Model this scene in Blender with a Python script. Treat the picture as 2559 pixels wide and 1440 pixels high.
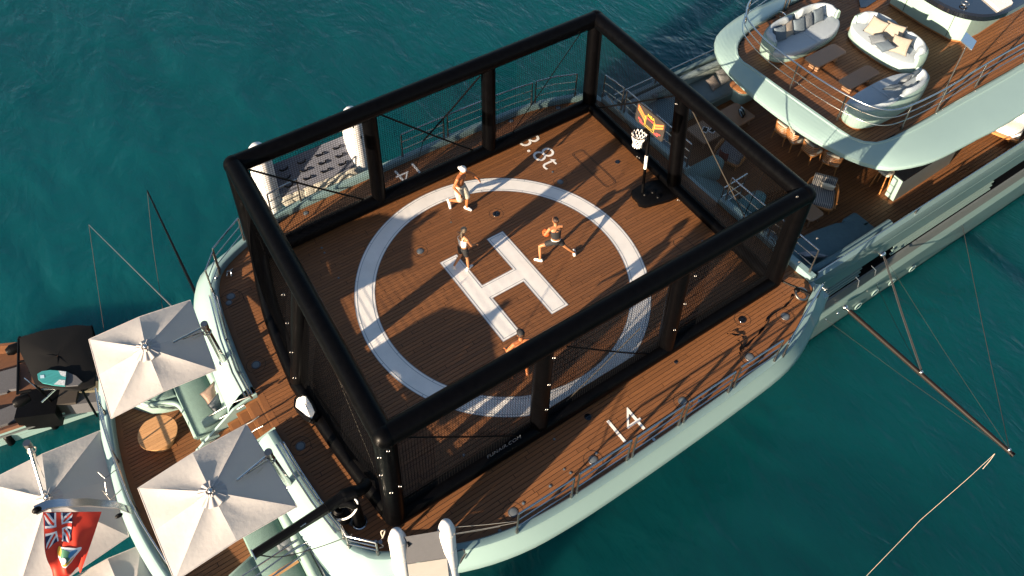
import bpy, bmesh, math, random
from mathutils import Vector, Matrix, Quaternion, noise
random.seed(7)
R = math.radians
scn = bpy.context.scene
for o in list(bpy.data.objects): bpy.data.objects.remove(o)
C = bpy.data.collections.new('scene'); scn.collection.children.link(C)

# ------------------------------------------------------------ camera, sky, sun, exposure
CP = Vector((-8.659072, -11.799167, 19.10687))
CR = Matrix(((0.8289382, 0.3866757, -0.4041576), (-0.559108, 0.5936318, -0.5787914), (0.0161162, 0.70575, 0.7082776)))
FPX = 2172.9961; SX, SY = -47.780105, -296.563443
cam = bpy.data.objects.new('camera', bpy.data.cameras.new('camera')); C.objects.link(cam)
cam.matrix_world = Matrix.Translation(CP) @ CR.to_4x4()
cam.data.sensor_width = 36; cam.data.lens = FPX / 2559 * 36
cam.data.shift_x = -SX / 2559; cam.data.shift_y = SY / 2559
cam.data.clip_end = 6000; cam.data.clip_start = 0.2
scn.camera = cam
SUN_EL, SUN_AZ = R(14.2), R(191.8)
w = bpy.data.worlds.new('World'); scn.world = w; w.use_nodes = True
nt = w.node_tree; sky = nt.nodes.new('ShaderNodeTexSky'); sky.sky_type = 'NISHITA'; sky.sun_disc = False
sky.sun_elevation = SUN_EL; sky.sun_rotation = math.pi/2 - SUN_AZ; sky.air_density = 1.0; sky.dust_density = 1.0; sky.ozone_density = 1.5
bg = nt.nodes['Background']; bg.inputs[1].default_value = 0.05
nt.links.new(sky.outputs[0], bg.inputs[0])
sd = Vector((math.cos(SUN_EL)*math.cos(SUN_AZ), math.cos(SUN_EL)*math.sin(SUN_AZ), math.sin(SUN_EL)))
sun = bpy.data.objects.new('sun', bpy.data.lights.new('sun', 'SUN')); C.objects.link(sun)
sun.data.energy = 4.6; sun.data.angle = R(0.55); sun.data.color = (1.0, 0.80, 0.58)
sun.rotation_euler = sd.to_track_quat('Z', 'Y').to_euler(); sun.location = (-30, -8, 15)
scn.view_settings.view_transform = 'Standard'; scn.view_settings.look = 'None'
scn.view_settings.exposure = 2.05; scn.view_settings.gamma = 1
scn.view_settings.use_curve_mapping = False
scn.render.engine = 'CYCLES'

# ------------------------------------------------------------ surveying: pixel + one known coordinate -> point
def ray(px, py): return CR @ Vector(((px-1279.5-SX)/FPX, -(py-720-SY)/FPX, -1.0))
def at(px, py, z=0.0): d = ray(px, py); return CP + d*((z-CP.z)/d.z)
def aty(px, py, y): d = ray(px, py); return CP + d*((y-CP.y)/d.y)
def atx(px, py, x): d = ray(px, py); return CP + d*((x-CP.x)/d.x)
V = Vector

# ------------------------------------------------------------ materials
MATS = {}
def mat(name, col, rough=.5, metal=0., var=.0, vscale=4., bump=0., bscale=60., coat=0., spec=.5, per=0., stretch=None, trans=0., rvar=0.):
    if name in MATS: return MATS[name]
    m = bpy.data.materials.new(name); m.use_nodes = True; t = m.node_tree; n = t.nodes; l = t.links
    b = n['Principled BSDF']; b.inputs['Roughness'].default_value = rough; b.inputs['Metallic'].default_value = metal
    b.inputs['Coat Weight'].default_value = coat; b.inputs['Specular IOR Level'].default_value = spec
    b.inputs['Base Color'].default_value = (*col, 1)
    if trans: b.inputs['Transmission Weight'].default_value = trans
    tc = n.new('ShaderNodeTexCoord'); src = tc.outputs['Object']
    g = n.new('ShaderNodeNewGeometry'); src = g.outputs['Position']
    if stretch:
        mp = n.new('ShaderNodeMapping'); mp.inputs['Scale'].default_value = stretch; l.new(src, mp.inputs[0]); src = mp.outputs[0]
    fac = None
    if var:
        nz = n.new('ShaderNodeTexNoise'); nz.inputs['Scale'].default_value = vscale; nz.inputs['Detail'].default_value = 6; nz.inputs['Roughness'].default_value = .65
        l.new(src, nz.inputs['Vector'])
        mr = n.new('ShaderNodeMapRange'); mr.inputs[1].default_value = .25; mr.inputs[2].default_value = .75
        mr.inputs[3].default_value = 1-var; mr.inputs[4].default_value = 1+var; l.new(nz.outputs[0], mr.inputs[0]); fac = mr.outputs[0]
        if rvar:
            m2 = n.new('ShaderNodeMapRange'); m2.inputs[3].default_value = rough-rvar; m2.inputs[4].default_value = rough+rvar
            l.new(nz.outputs[0], m2.inputs[0]); l.new(m2.outputs[0], b.inputs['Roughness'])
    if per:
        oi = n.new('ShaderNodeObjectInfo'); ad = n.new('ShaderNodeMath'); ad.operation = 'ADD'
        l.new(oi.outputs['Random'], ad.inputs[0]); l.new(g.outputs['Random Per Island'], ad.inputs[1])
        fr = n.new('ShaderNodeMath'); fr.operation = 'FRACT'; l.new(ad.outputs[0], fr.inputs[0])
        mr = n.new('ShaderNodeMapRange'); mr.inputs[3].default_value = 1-per; mr.inputs[4].default_value = 1+per; l.new(fr.outputs[0], mr.inputs[0])
        if fac: mm = n.new('ShaderNodeMath'); mm.operation = 'MULTIPLY'; l.new(fac, mm.inputs[0]); l.new(mr.outputs[0], mm.inputs[1]); fac = mm.outputs[0]
        else: fac = mr.outputs[0]
    if fac:
        vm = n.new('ShaderNodeVectorMath'); vm.operation = 'SCALE'; vm.inputs[0].default_value = col; l.new(fac, vm.inputs['Scale'])
        l.new(vm.outputs[0], b.inputs['Base Color'])
    if bump:
        nb = n.new('ShaderNodeTexNoise'); nb.inputs['Scale'].default_value = bscale; nb.inputs['Detail'].default_value = 4; l.new(src, nb.inputs['Vector'])
        bp = n.new('ShaderNodeBump'); bp.inputs['Strength'].default_value = bump; bp.inputs['Distance'].default_value = .02; l.new(nb.outputs[0], bp.inputs['Height'])
        l.new(bp.outputs[0], b.inputs['Normal'])
    MATS[name] = m; return m
def stripe_mat(name, c1, c2, scale, direction='X', ratio=.5, rough=.8, fine=None, coord='Object'):
    if name in MATS: return MATS[name]
    m = mat(name, c1, rough, bump=.4, bscale=150); t = m.node_tree; n = t.nodes; l = t.links; b = n['Principled BSDF']
    tc = n.new('ShaderNodeTexCoord'); wv = n.new('ShaderNodeTexWave'); wv.bands_direction = direction; wv.inputs['Scale'].default_value = scale
    wv.inputs['Distortion'].default_value = .3; l.new(tc.outputs[coord], wv.inputs[0])
    rp = n.new('ShaderNodeValToRGB'); rp.color_ramp.interpolation = 'LINEAR'
    rp.color_ramp.elements[0].position = max(0, ratio-.08); rp.color_ramp.elements[1].position = min(1, ratio+.08)
    rp.color_ramp.elements[0].color = (*c1, 1); rp.color_ramp.elements[1].color = (*c2, 1); l.new(wv.outputs[0], rp.inputs[0])
    out = rp.outputs[0]
    if fine:
        w2 = n.new('ShaderNodeTexWave'); w2.bands_direction = fine[0]; w2.inputs['Scale'].default_value = fine[1]; l.new(tc.outputs[coord], w2.inputs[0])
        mx = n.new('ShaderNodeMix'); mx.data_type = 'RGBA'; mx.blend_type = 'MULTIPLY'; mx.inputs[0].default_value = .45
        l.new(out, mx.inputs[6]); l.new(w2.outputs[0], mx.inputs[7]); out = mx.outputs[2]
    l.new(out, b.inputs['Base Color']); return m

TEAK = mat('teak', (.168, .066, .021), .6, var=.15, vscale=3.2, bump=.25, bscale=40, per=.13, stretch=(1, 7, 1))
TEAK_AFT = TEAK
TEAK_EDGE = mat('teak_margin', (.165, .064, .020), .6, var=.2, vscale=3, bump=.2, bscale=30)
CAULK = mat('deck_caulking', (.010, .007, .006), .9)
WOOD = mat('oiled_wood', (.24, .10, .035), .45, var=.25, vscale=5, stretch=(1, 8, 1), bump=.15)
WOODL = mat('pale_wood', (.46, .25, .11), .45, var=.15, vscale=5, stretch=(1, 8, 1), per=.1)
CHAIRWOOD = mat('chair_wood', (.36, .15, .045), .4, var=.2, vscale=14)
MINT = mat('mint_paint', (.21, .31, .305), .28, coat=.35, var=.03, vscale=.8)
MINT_D = mat('coaming_paint', (.16, .25, .26), .35, coat=.2, var=.04)
HULL = mat('hull_paint', (.085, .13, .135), .3, coat=.4, var=.05, vscale=.7, rvar=.06)
HULL_L = mat('hull_light_band', (.145, .215, .208), .3, coat=.3, var=.04, vscale=.7)
GREYL = mat('grey_ledge', (.075, .085, .085), .5, var=.08)
BLACK = mat('black_pvc', (.0010, .0010, .0013), .34, var=.35, vscale=5, bump=.25, bscale=9, rvar=.08, spec=.07)
BLACKR = mat('black_rubber', (.0016, .0016, .002), .45, var=.3, bump=.3, bscale=30, spec=.12)
NETM = mat('net_cord', (.0025, .0025, .003), 1.0, spec=.05)
GLOSSB = mat('gloss_black', (.006, .007, .010), .08, coat=1, spec=.6)
CHROME = mat('polished_steel', (.55, .55, .55), .2, 1.0, var=.05, vscale=6)
STEELD = mat('dull_steel', (.26, .25, .24), .34, 1.0, var=.15, vscale=8)
WHITE = mat('deck_marking_white', (.74, .72, .69), .55, var=.08, vscale=2.2, bump=.2, bscale=60)
LINE = mat('marking_outline', (.22, .26, .30), .6)
CANV = mat('white_canvas', (.50, .475, .465), .8, var=.03, vscale=2, bump=.3, bscale=9)
def add_translucent(m, col, k):
    t = m.node_tree; n = t.nodes; l = t.links; out = n['Material Output']; tr = n.new('ShaderNodeBsdfTranslucent'); tr.inputs[0].default_value = (*col, 1)
    mx = n.new('ShaderNodeMixShader'); mx.inputs[0].default_value = k; l.new(n['Principled BSDF'].outputs[0], mx.inputs[1]); l.new(tr.outputs[0], mx.inputs[2]); l.new(mx.outputs[0], out.inputs[0])
add_translucent(CANV, (.45, .42, .40), .28)
INFL = mat('white_inflatable', (.62, .62, .63), .38, var=.04, vscale=3, bump=.25, bscale=6)
GREYP = mat('grey_foam', (.16, .165, .185), .85, var=.12, vscale=6, bump=.5, bscale=90)
SOFA = mat('pale_blue_upholstery', (.33, .385, .43), .85, var=.05, vscale=8, bump=.5, bscale=120)
TEAL = mat('teal_upholstery', (.11, .20, .20), .9, var=.12, vscale=9, bump=.5, bscale=160)
TEALD = mat('dark_teal_upholstery', (.075, .135, .155), .9, var=.12, vscale=9, bump=.5, bscale=160)
BROWN = mat('brown_tabletop', (.27, .155, .09), .5, var=.12, vscale=30, per=.04)
ROPE = mat('pale_rope', (.45, .40, .32), .8)
ROPEG = mat('khaki_rope', (.022, .018, .013), .95)
ROPED = mat('dark_rope', (.02, .02, .022), .8)
FITM = mat('fitting_grey', (.07, .075, .085), .45, .3, var=.1)
DISC = mat('light_lens', (.12, .14, .155), .3, .1, coat=.3)
SKIN = mat('tanned_skin', (.36, .125, .045), .5, var=.06, vscale=20)
SKIN3 = mat('warm_skin', (.37, .155, .066), .5, var=.05, vscale=20)
SKIN2 = mat('light_skin', (.58, .30, .16), .5, var=.05, vscale=20)
HAIRB = mat('brown_hair', (.045, .018, .008), .5, var=.4, vscale=40, bump=.6, bscale=90)
HAIRL = mat('ash_blonde_hair', (.20, .15, .10), .5, var=.4, vscale=40, bump=.6, bscale=90)
CLOTHW = mat('white_cloth', (.68, .67, .65), .8, var=.04, bump=.5, bscale=30)
CREAM = mat('cream_cloth', (.42, .39, .32), .85, var=.08, bump=.6, bscale=26)
CLOTHB = mat('black_cloth', (.012, .012, .014), .8, bump=.3)
ORANGE = mat('basketball_orange', (.50, .10, .02), .6, bump=.4, bscale=200)
RED = mat('red_flag', (.62, .035, .012), .7, var=.06)
NAVY = mat('navy_print', (.012, .022, .075), .7)
ORG = {}

# ------------------------------------------------------------ geometry helpers
class MB:
    def __init__(s): s.v = []; s.f = []
    def add(s, vs, fs):
        b = len(s.v); s.v += [V(x) for x in vs]; s.f += [tuple(i+b for i in f) for f in fs]; return s
    def box(s, c, d, rz=0., q=None):
        c = V(c); m = q.to_matrix() if q else Matrix.Rotation(rz, 3, 'Z'); x, y, z = d[0]/2, d[1]/2, d[2]/2
        vs = [c + m @ V((a*x, b*y, e*z)) for e in (-1, 1) for a, b in ((-1, -1), (1, -1), (1, 1), (-1, 1))]
        return s.add(vs, [(3, 2, 1, 0), (4, 5, 6, 7), (0, 1, 5, 4), (1, 2, 6, 5), (2, 3, 7, 6), (3, 0, 4, 7)])
    def loft(s, rings, closed=True, cap0=False, cap1=False, loop=False):
        n = len(rings[0]); vs = [p for r in rings for p in r]; fs = []
        m = len(rings)
        for i in range(m if loop else m-1):
            j = (i+1) % m
            for k in range(n if closed else n-1):
                k2 = (k+1) % n
                fs.append((i*n+k, i*n+k2, j*n+k2, j*n+k))
        if cap0: fs.append(tuple(range(n))[::-1])
        if cap1: fs.append(tuple((m-1)*n+k for k in range(n)))
        return s.add(vs, fs)
    def tube(s, path, r, n=8, closed=False, cap=True, rfn=None):
        P = [V(p) for p in path]; m = len(P); rings = []; up = None
        for i, p in enumerate(P):
            if closed: t = P[(i+1) % m]-P[i-1]
            else: t = P[min(i+1, m-1)]-P[max(i-1, 0)]
            if t.length < 1e-9: t = V((0, 0, 1))
            t.normalize()
            if up is None: up = t.cross(V((0, 0, 1))) if abs(t.z) < .95 else t.cross(V((1, 0, 0))); up.normalize()
            a = up - t*up.dot(t); a.normalize(); up = a; b = t.cross(a)
            rr = rfn(i/(m-1)) if rfn else (r[i] if isinstance(r, (list, tuple)) else r)
            rings.append([p + (a*math.cos(2*math.pi*k/n) + b*math.sin(2*math.pi*k/n))*rr for k in range(n)])
        return s.loft(rings, True, cap and not closed, cap and not closed, closed)
    def cyl(s, a, b, r, r2=None, n=12): return s.tube([a, b], [r, r if r2 is None else r2], n)
    def sphere(s, c, r, n=14, m=9, q=None):
        c = V(c); rx, ry, rz = (r, r, r) if not isinstance(r, (tuple, list)) else r; rings = []
        for j in range(m+1):
            ph = math.pi*(.001+.998*j/m)
            ring = []
            for i in range(n):
                th = 2*math.pi*i/n; p = V((rx*math.sin(ph)*math.cos(th), ry*math.sin(ph)*math.sin(th), -rz*math.cos(ph)))
                if q: p = q @ p
                ring.append(c+p)
            rings.append(ring)
        return s.loft(rings, True, True, True)
    def prism(s, poly, z0, z1, bev=0.):
        P = [V((p[0], p[1], 0)) for p in poly]
        if bev:
            Q = offset([(p.x, p.y) for p in P], -bev)
            return s.loft([[V((p.x, p.y, z0)) for p in P], [V((p.x, p.y, z1-bev)) for p in P], [V((q[0], q[1], z1)) for q in Q]], True, True, True)
        return s.loft([[V((p.x, p.y, z0)) for p in P], [V((p.x, p.y, z1)) for p in P]], True, True, True)
    def torus(s, c, R_, r, n=20, m=8, q=None):
        c = V(c); rings = []
        for i in range(n):
            a = 2*math.pi*i/n; ring = []
            for k in range(m):
                b = 2*math.pi*k/m; p = V(((R_+r*math.cos(b))*math.cos(a), (R_+r*math.cos(b))*math.sin(a), r*math.sin(b)))
                if q: p = q @ p
                ring.append(c+p)
            rings.append(ring)
        return s.loft(rings, True, loop=True)
    def grid(s, fn, nu, nv):
        vs = [fn(i/nu, j/nv) for j in range(nv+1) for i in range(nu+1)]; w_ = nu+1
        return s.add(vs, [(j*w_+i, j*w_+i+1, (j+1)*w_+i+1, (j+1)*w_+i) for j in range(nv) for i in range(nu)])
    def build(s, name, m, parent=None, smooth=40, recalc=True):
        org = ORG.get(parent, V((0, 0, 0))) if parent else V((0, 0, 0))
        me = bpy.data.meshes.new(name); me.from_pydata([tuple(v-org) for v in s.v], [], s.f)
        if recalc:
            bm = bmesh.new(); bm.from_mesh(me); bmesh.ops.recalc_face_normals(bm, faces=bm.faces); bm.to_mesh(me); bm.free()
        me.validate(); me.materials.append(m)
        if smooth: me.polygons.foreach_set('use_smooth', [True]*len(me.polygons)); me.set_sharp_from_angle(angle=R(smooth))
        o = bpy.data.objects.new(name, me); C.objects.link(o)
        if parent: o.parent = parent; ORG[o] = org
        return o
def offset(poly, d):
    n = len(poly); A = sum(poly[i][0]*poly[(i+1) % n][1]-poly[(i+1) % n][0]*poly[i][1] for i in range(n)); sg = 1 if A > 0 else -1
    out = []
    for i in range(n):
        a = V(poly[i-1][:2]); b = V(poly[i][:2]); c = V(poly[(i+1) % n][:2])
        t1 = (b-a).normalized() if (b-a).length > 1e-9 else V((1, 0)); t2 = (c-b).normalized() if (c-b).length > 1e-9 else t1
        n1 = V((t1.y, -t1.x))*sg; n2 = V((t2.y, -t2.x))*sg; nn = (n1+n2)
        nn = nn.normalized() if nn.length > 1e-6 else n1
        k = max(.5, nn.dot(n1)); out.append((b.x+nn.x*d/k, b.y+nn.y*d/k))
    return out
def catmull(P, n=6, closed=False):
    P = [V(p) for p in P]; m = len(P); out = []
    for i in range(m if closed else m-1):
        if closed: p0, p1, p2, p3 = P[i-1], P[i], P[(i+1) % m], P[(i+2) % m]
        else: p0, p1, p2, p3 = P[max(i-1, 0)], P[i], P[i+1], P[min(i+2, m-1)]
        for k in range(n):
            t = k/n; out.append(.5*((2*p1)+(p2-p0)*t+(2*p0-5*p1+4*p2-p3)*t*t+(3*p1-p0-3*p2+p3)*t**3))
    if not closed: out.append(P[-1])
    return out
def rrect(cx, cy, lx, ly, r, rz=0., n=5):
    out = []
    for sx, sy, a0 in ((1, 1, 0), (-1, 1, 90), (-1, -1, 180), (1, -1, 270)):
        for k in range(n+1):
            a = R(a0+90*k/n); x = sx*(lx/2-r)+r*math.cos(a); y = sy*(ly/2-r)+r*math.sin(a)
            out.append((cx+x*math.cos(rz)-y*math.sin(rz), cy+x*math.sin(rz)+y*math.cos(rz)))
    return out
def tag(o, label=None, cat=None, group=None, kind=None):
    if label: o['label'] = label
    if cat: o['category'] = cat
    if group: o['group'] = group
    if kind: o['kind'] = kind
    return o
def thing(name, loc, label, cat, group=None, rz=0.):
    o = bpy.data.objects.new(name, None); C.objects.link(o); o.location = loc; o.empty_display_size = .1
    ORG[o] = V(loc); o.rotation_euler = (0, 0, rz); return tag(o, label, cat, group)
def struct(name, mb, m, smooth=40, parent=None):
    o = mb.build(name, m, parent, smooth)
    if not parent: o['kind'] = 'structure'
    return o
def copy_tree(o, parent=None):
    c = o.copy(); C.objects.link(c); c.parent = parent
    for ch in list(o.children): copy_tree(ch, c)
    return c
def sharedcopy(o, parent=None):
    c = o.copy(); C.objects.link(c); c.parent = parent; return c

# ------------------------------------------------------------ sea
sea = MB()
WZ = -4.6
sea.add([(-900, -900, WZ), (1100, -900, WZ), (1100, 1100, WZ), (-900, 1100, WZ)], [(0, 1, 2, 3)])
def sea_mat():
    m = bpy.data.materials.new('sea_water'); m.use_nodes = True; t = m.node_tree; n = t.nodes; l = t.links; b = n['Principled BSDF']
    b.inputs['Roughness'].default_value = .2; b.inputs['IOR'].default_value = 1.333
    g = n.new('ShaderNodeNewGeometry')
    def nz(scale, sc, detail=4, dist=0.):
        mp = n.new('ShaderNodeMapping'); mp.inputs['Scale'].default_value = sc; mp.inputs['Rotation'].default_value = (0, 0, R(24)); l.new(g.outputs['Position'], mp.inputs[0])
        x = n.new('ShaderNodeTexNoise'); x.inputs['Scale'].default_value = scale; x.inputs['Detail'].default_value = detail; x.inputs['Distortion'].default_value = dist
        x.inputs['Roughness'].default_value = .6; l.new(mp.outputs[0], x.inputs['Vector']); return x.outputs[0]
    big = nz(.05, (1, 1, 1), 2); a = nz(.33, (1.3, .75, 1), 3, .5); c = nz(1.15, (1.4, .6, 1), 3, .4); f = nz(4.5, (1.3, .8, 1), 2); cr = nz(.5, (1.2, .55, 1), 3, .8)
    def mth(op, x, y):
        k = n.new('ShaderNodeMath'); k.operation = op
        for i, q in enumerate((x, y)):
            if isinstance(q, (int, float)): k.inputs[i].default_value = q
            else: l.new(q, k.inputs[i])
        return k.outputs[0]
    def ridge(x, p): return mth('POWER', mth('MAXIMUM', mth('SUBTRACT', 1.0, mth('MULTIPLY', mth('ABSOLUTE', mth('SUBTRACT', x, .5), 0), 5)), 0), p)
    h = mth('ADD', mth('ADD', mth('MULTIPLY', a, .55), mth('MULTIPLY', c, .17)), mth('ADD', mth('MULTIPLY', f, .022), mth('MULTIPLY', ridge(cr, 2), .035)))
    bp = n.new('ShaderNodeBump'); bp.inputs['Strength'].default_value = .8; bp.inputs['Distance'].default_value = .6; l.new(h, bp.inputs['Height']); l.new(bp.outputs[0], b.inputs['Normal'])
    mr = n.new('ShaderNodeMapRange'); mr.inputs[1].default_value = .3; mr.inputs[2].default_value = .7; l.new(mth('ADD', mth('MULTIPLY', big, .6), mth('MULTIPLY', a, .4)), mr.inputs[0])
    rp = n.new('ShaderNodeValToRGB'); rp.color_ramp.elements[0].color = (.0009, .037, .046, 1); rp.color_ramp.elements[1].color = (.0022, .062, .074, 1)
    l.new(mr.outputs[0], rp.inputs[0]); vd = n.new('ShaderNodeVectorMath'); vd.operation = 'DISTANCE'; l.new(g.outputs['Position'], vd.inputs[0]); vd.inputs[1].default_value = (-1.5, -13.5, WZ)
    pm = n.new('ShaderNodeMapRange'); pm.interpolation_type = 'SMOOTHSTEP'; pm.inputs[1].default_value = 4; pm.inputs[2].default_value = 21; pm.inputs[3].default_value = .60; pm.inputs[4].default_value = 1  # darker round patch to starboard: the hull's dark reflection painted into the water colour
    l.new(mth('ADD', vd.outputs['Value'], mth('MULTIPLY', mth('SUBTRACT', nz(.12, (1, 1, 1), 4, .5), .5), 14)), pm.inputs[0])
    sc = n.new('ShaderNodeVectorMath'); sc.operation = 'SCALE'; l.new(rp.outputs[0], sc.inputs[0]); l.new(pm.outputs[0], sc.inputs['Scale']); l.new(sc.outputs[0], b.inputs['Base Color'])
    b.subsurface_method = 'BURLEY'; b.inputs['Subsurface Weight'].default_value = 1; b.inputs['Subsurface Radius'].default_value = (1.2, 3.0, 3.4); b.inputs['Subsurface Scale'].default_value = 1.0
    return m
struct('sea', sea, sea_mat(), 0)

# ------------------------------------------------------------ helideck
TEAKPTS = [(-6.98, 0), (-6.95, 1.3), (-6.86, 2.3), (-6.71, 3.4), (-6.52, 4.1), (-6.15, 4.62), (-5.3, 5.05), (-4.2, 5.42), (-3.3, 5.52), (0, 5.53), (3, 5.5), (4.7, 5.40), (5.9, 5.12), (6.8, 4.72),
           (7.1, 4.45), (7.1, 2.5), (7.1, 0), (7.1, -2.5), (7.1, -4.6), (6.6, -5.02), (5.7, -5.45), (4.7, -5.73), (3.2, -5.82), (1, -5.86), (-1, -5.86), (-2.4, -5.82), (-3.6, -5.69), (-4.8, -5.33), (-6.2, -4.6), (-6.5, -4.3), (-6.67, -3.95), (-6.83, -2.85), (-6.97, -1)]
TP = TEAKPTS[::-1]     # counter-clockwise
nI = len(TP)
sm = [tuple(p) for p in catmull([(x, y, 0) for x, y in TEAKPTS[::-1]], 4, True)]
OUT = [(p[0], p[1]) for p in sm]
A_ = sum(OUT[i][0]*OUT[(i+1) % len(OUT)][1]-OUT[(i+1) % len(OUT)][0]*OUT[i][1] for i in range(len(OUT)))
if A_ < 0: OUT = OUT[::-1]
def span(poly, y):
    xs = []
    for i in range(len(poly)):
        (x1, y1), (x2, y2) = poly[i], poly[(i+1) % len(poly)]
        if (y1-y)*(y2-y) < 0: xs.append(x1+(x2-x1)*(y-y1)/(y2-y1))
    return (min(xs), max(xs)) if len(xs) >= 2 else None
UNIT = MB().box((0, 0, 0), (1, 1, 1)).build('plank_source', TEAK, None, 0)
UM = UNIT.data; C.objects.unlink(UNIT); bpy.data.objects.remove(UNIT)
def planks(parent, poly, y0, y1, z, pitch, gap, nmax, m, lmin=2.0, lmax=5.0, thick=.02, holes=(), seed=1):
    rnd = random.Random(seed); pieces = []; y = y0+pitch/2
    while y < y1:
        s1, s2 = span(poly, y-pitch/2+.01), span(poly, y+pitch/2-.01)
        if s1 and s2:
            a, b = max(s1[0], s2[0]), min(s1[1], s2[1])
            segs = [(a, b)]
            for hx0, hx1, hy0, hy1 in holes:
                if hy0 < y < hy1:
                    ns = []
                    for (p, q) in segs:
                        if hx1 <= p or hx0 >= q: ns.append((p, q)); continue
                        if hx0-p > .1: ns.append((p, hx0))
                        if q-hx1 > .1: ns.append((hx1, q))
                    segs = ns
            for p, q in segs:
                x = p - rnd.uniform(0, lmax*.6)
                while x < q:
                    L = rnd.uniform(lmin, lmax); xa, xb = max(x, p), min(x+L, q)
                    if xb-xa > .06: pieces.append((xa+gap/2, xb-gap/2, y))
                    x += L
        y += pitch
    pieces.sort(key=lambda t: ((t[0]+t[1])/2-CP.x)**2+(t[2]-CP.y)**2 - 60*(t[1]-t[0]))
    org = ORG.get(parent, V((0, 0, 0)))
    st = MB()
    for i, (a, b, yy) in enumerate(pieces):
        c = V(((a+b)/2, yy, z-thick/2)); d = (b-a, pitch-gap, thick)
        if i < nmax:
            o = bpy.data.objects.new('plank', UM); C.objects.link(o); o.parent = parent; o.location = c-org; o.scale = d
        else: st.box(c, d)
    if st.v: tag(st.build('plank_field', m, parent, 0, False), kind='stuff')
def flat(poly, z): return MB().add([(x, y, z) for x, y in poly], [tuple(range(len(poly)))])
heli = struct('helideck', flat(OUT, -.012), CAULK, 0)
ORG[heli] = V((0, 0, 0))
INN = offset(OUT, -.02)
planks(heli, INN, -5.9, 5.6, 0, .104, .014, 300, TEAK, 1.9, 3.6, holes=())
mg = MB().loft([[V((x, y, .002)) for x, y in offset(OUT, -.145)], [V((x, y, .002)) for x, y in OUT]], True)
mg.build('margin_board', TEAK_EDGE, heli, 0)
def disc(mb, r0, r1, z, n=160, c=(0, 0)):
    return mb.loft([[V((c[0]+r*math.cos(2*math.pi*k/n), c[1]+r*math.sin(2*math.pi*k/n), z)) for k in range(n)] for r in (r0, r1)], True)
RI, RO = 3.5, 4.03
disc(MB(), RI, RO, .004).build('landing_circle', WHITE, heli, 0)
ln = MB(); disc(ln, RI+.055, RI+.068, .008); disc(ln, RO-.068, RO-.055, .008); disc(ln, RI-.014, RI, .008); disc(ln, RO, RO+.014, .008)
for k in range(18):
    a = 2*math.pi*(k+.3)/18; c0, s0 = math.cos(a), math.sin(a)
    for ra, rb in ((RI, RI+.07), (RO-.07, RO)):
        ln.add([(ra*c0-s0*.006, ra*s0+c0*.006, .0085), (ra*c0+s0*.006, ra*s0-c0*.006, .0085), (rb*c0+s0*.006, rb*s0-c0*.006, .0085), (rb*c0-s0*.006, rb*s0+c0*.006, .0085)], [(0, 1, 2, 3)])
ln.build('circle_outline', LINE, heli, 0)
h_, w_, s_, t_ = 1.553, 1.057, .54, .249
HP = [(w_, h_), (w_-s_, h_), (w_-s_, t_), (-w_+s_, t_), (-w_+s_, h_), (-w_, h_), (-w_, -h_), (-w_+s_, -h_), (-w_+s_, -t_), (w_-s_, -t_), (w_-s_, -h_), (w_, -h_)]
hb = MB(); z = .004
for x0, x1, y0, y1 in ((-w_, -w_+s_, -h_, h_), (w_-s_, w_, -h_, h_), (-w_+s_, w_-s_, -t_, t_)):
    hb.add([(x0, y0, z), (x1, y0, z), (x1, y1, z), (x0, y1, z)], [(0, 1, 2, 3)])
hb.build('landing_letter', WHITE, heli, 0)
lo = MB()
for d0, d1 in ((-.05, -.064), (.014, .002)):
    P0, P1 = offset(HP, d0), offset(HP, d1)
    lo.loft([[V((x, y, .008)) for x, y in P0], [V((x, y, .008)) for x, y in P1]], True)
lo.build('letter_outline', LINE, heli, 0)
def text(s, size, loc, rz, name, m, parent, ext=.002, rx=0., q=None, space=1.0, shear=0., mirror=False, off=0.):
    cu = bpy.data.curves.new(name, 'FONT'); cu.body = s; cu.size = size; cu.extrude = ext; cu.align_x = 'CENTER'; cu.align_y = 'CENTER'; cu.space_character = space; cu.shear = shear; cu.offset = off
    o = bpy.data.objects.new(name, cu); C.objects.link(o)
    dg = bpy.context.evaluated_depsgraph_get(); me = bpy.data.meshes.new_from_object(o.evaluated_get(dg)); bpy.data.objects.remove(o)
    me.materials.clear(); me.materials.append(m)
    if mirror:
        for v in me.vertices: v.co.x *= -1
    M = Matrix.Translation(V(loc)-ORG.get(parent, V((0, 0, 0)))) @ (q.to_matrix().to_4x4() if q else Matrix.Rotation(rz, 4, 'Z'))
    me.transform(M); o = bpy.data.objects.new(name, me); C.objects.link(o); o.parent = parent; return o
text('14', 1.0, (.02, -5.17, .006), R(0), 'deck_number', WHITE, heli, off=-.012)
text('14', 1.0, (.02, 5.12, .006), R(180), 'deck_number', WHITE, heli, off=-.012)
text('3.8t', 1.05, (3.92, 3.70, .006), R(-90), 'weight_limit_marking', WHITE, heli, off=-.012)
# flush hatch outlines in the planking
def frame_line(poly, z, wd, name, parent, m=CAULK):
    MB().loft([[V((x, y, z)) for x, y in poly], [V((x, y, z)) for x, y in offset(poly, wd)]], True).build(name, m, parent, 0)
frame_line(rrect(*at(1484, 420)[:2], .42, 1.75, .12), .0045, .014, 'hatch_outline', heli); frame_line(rrect(*at(1484, 420)[:2], .34, 1.67, .1), .0045, .012, 'hatch_outline', heli)
frame_line(rrect(*at(1722, 625)[:2], .42, 1.0, .12), .0045, .014, 'hatch_outline', heli)
frame_line(rrect(*(at(572, 752)[:2]), .75, .42, .16), .0045, .012, 'hatch_outline', heli)
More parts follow.
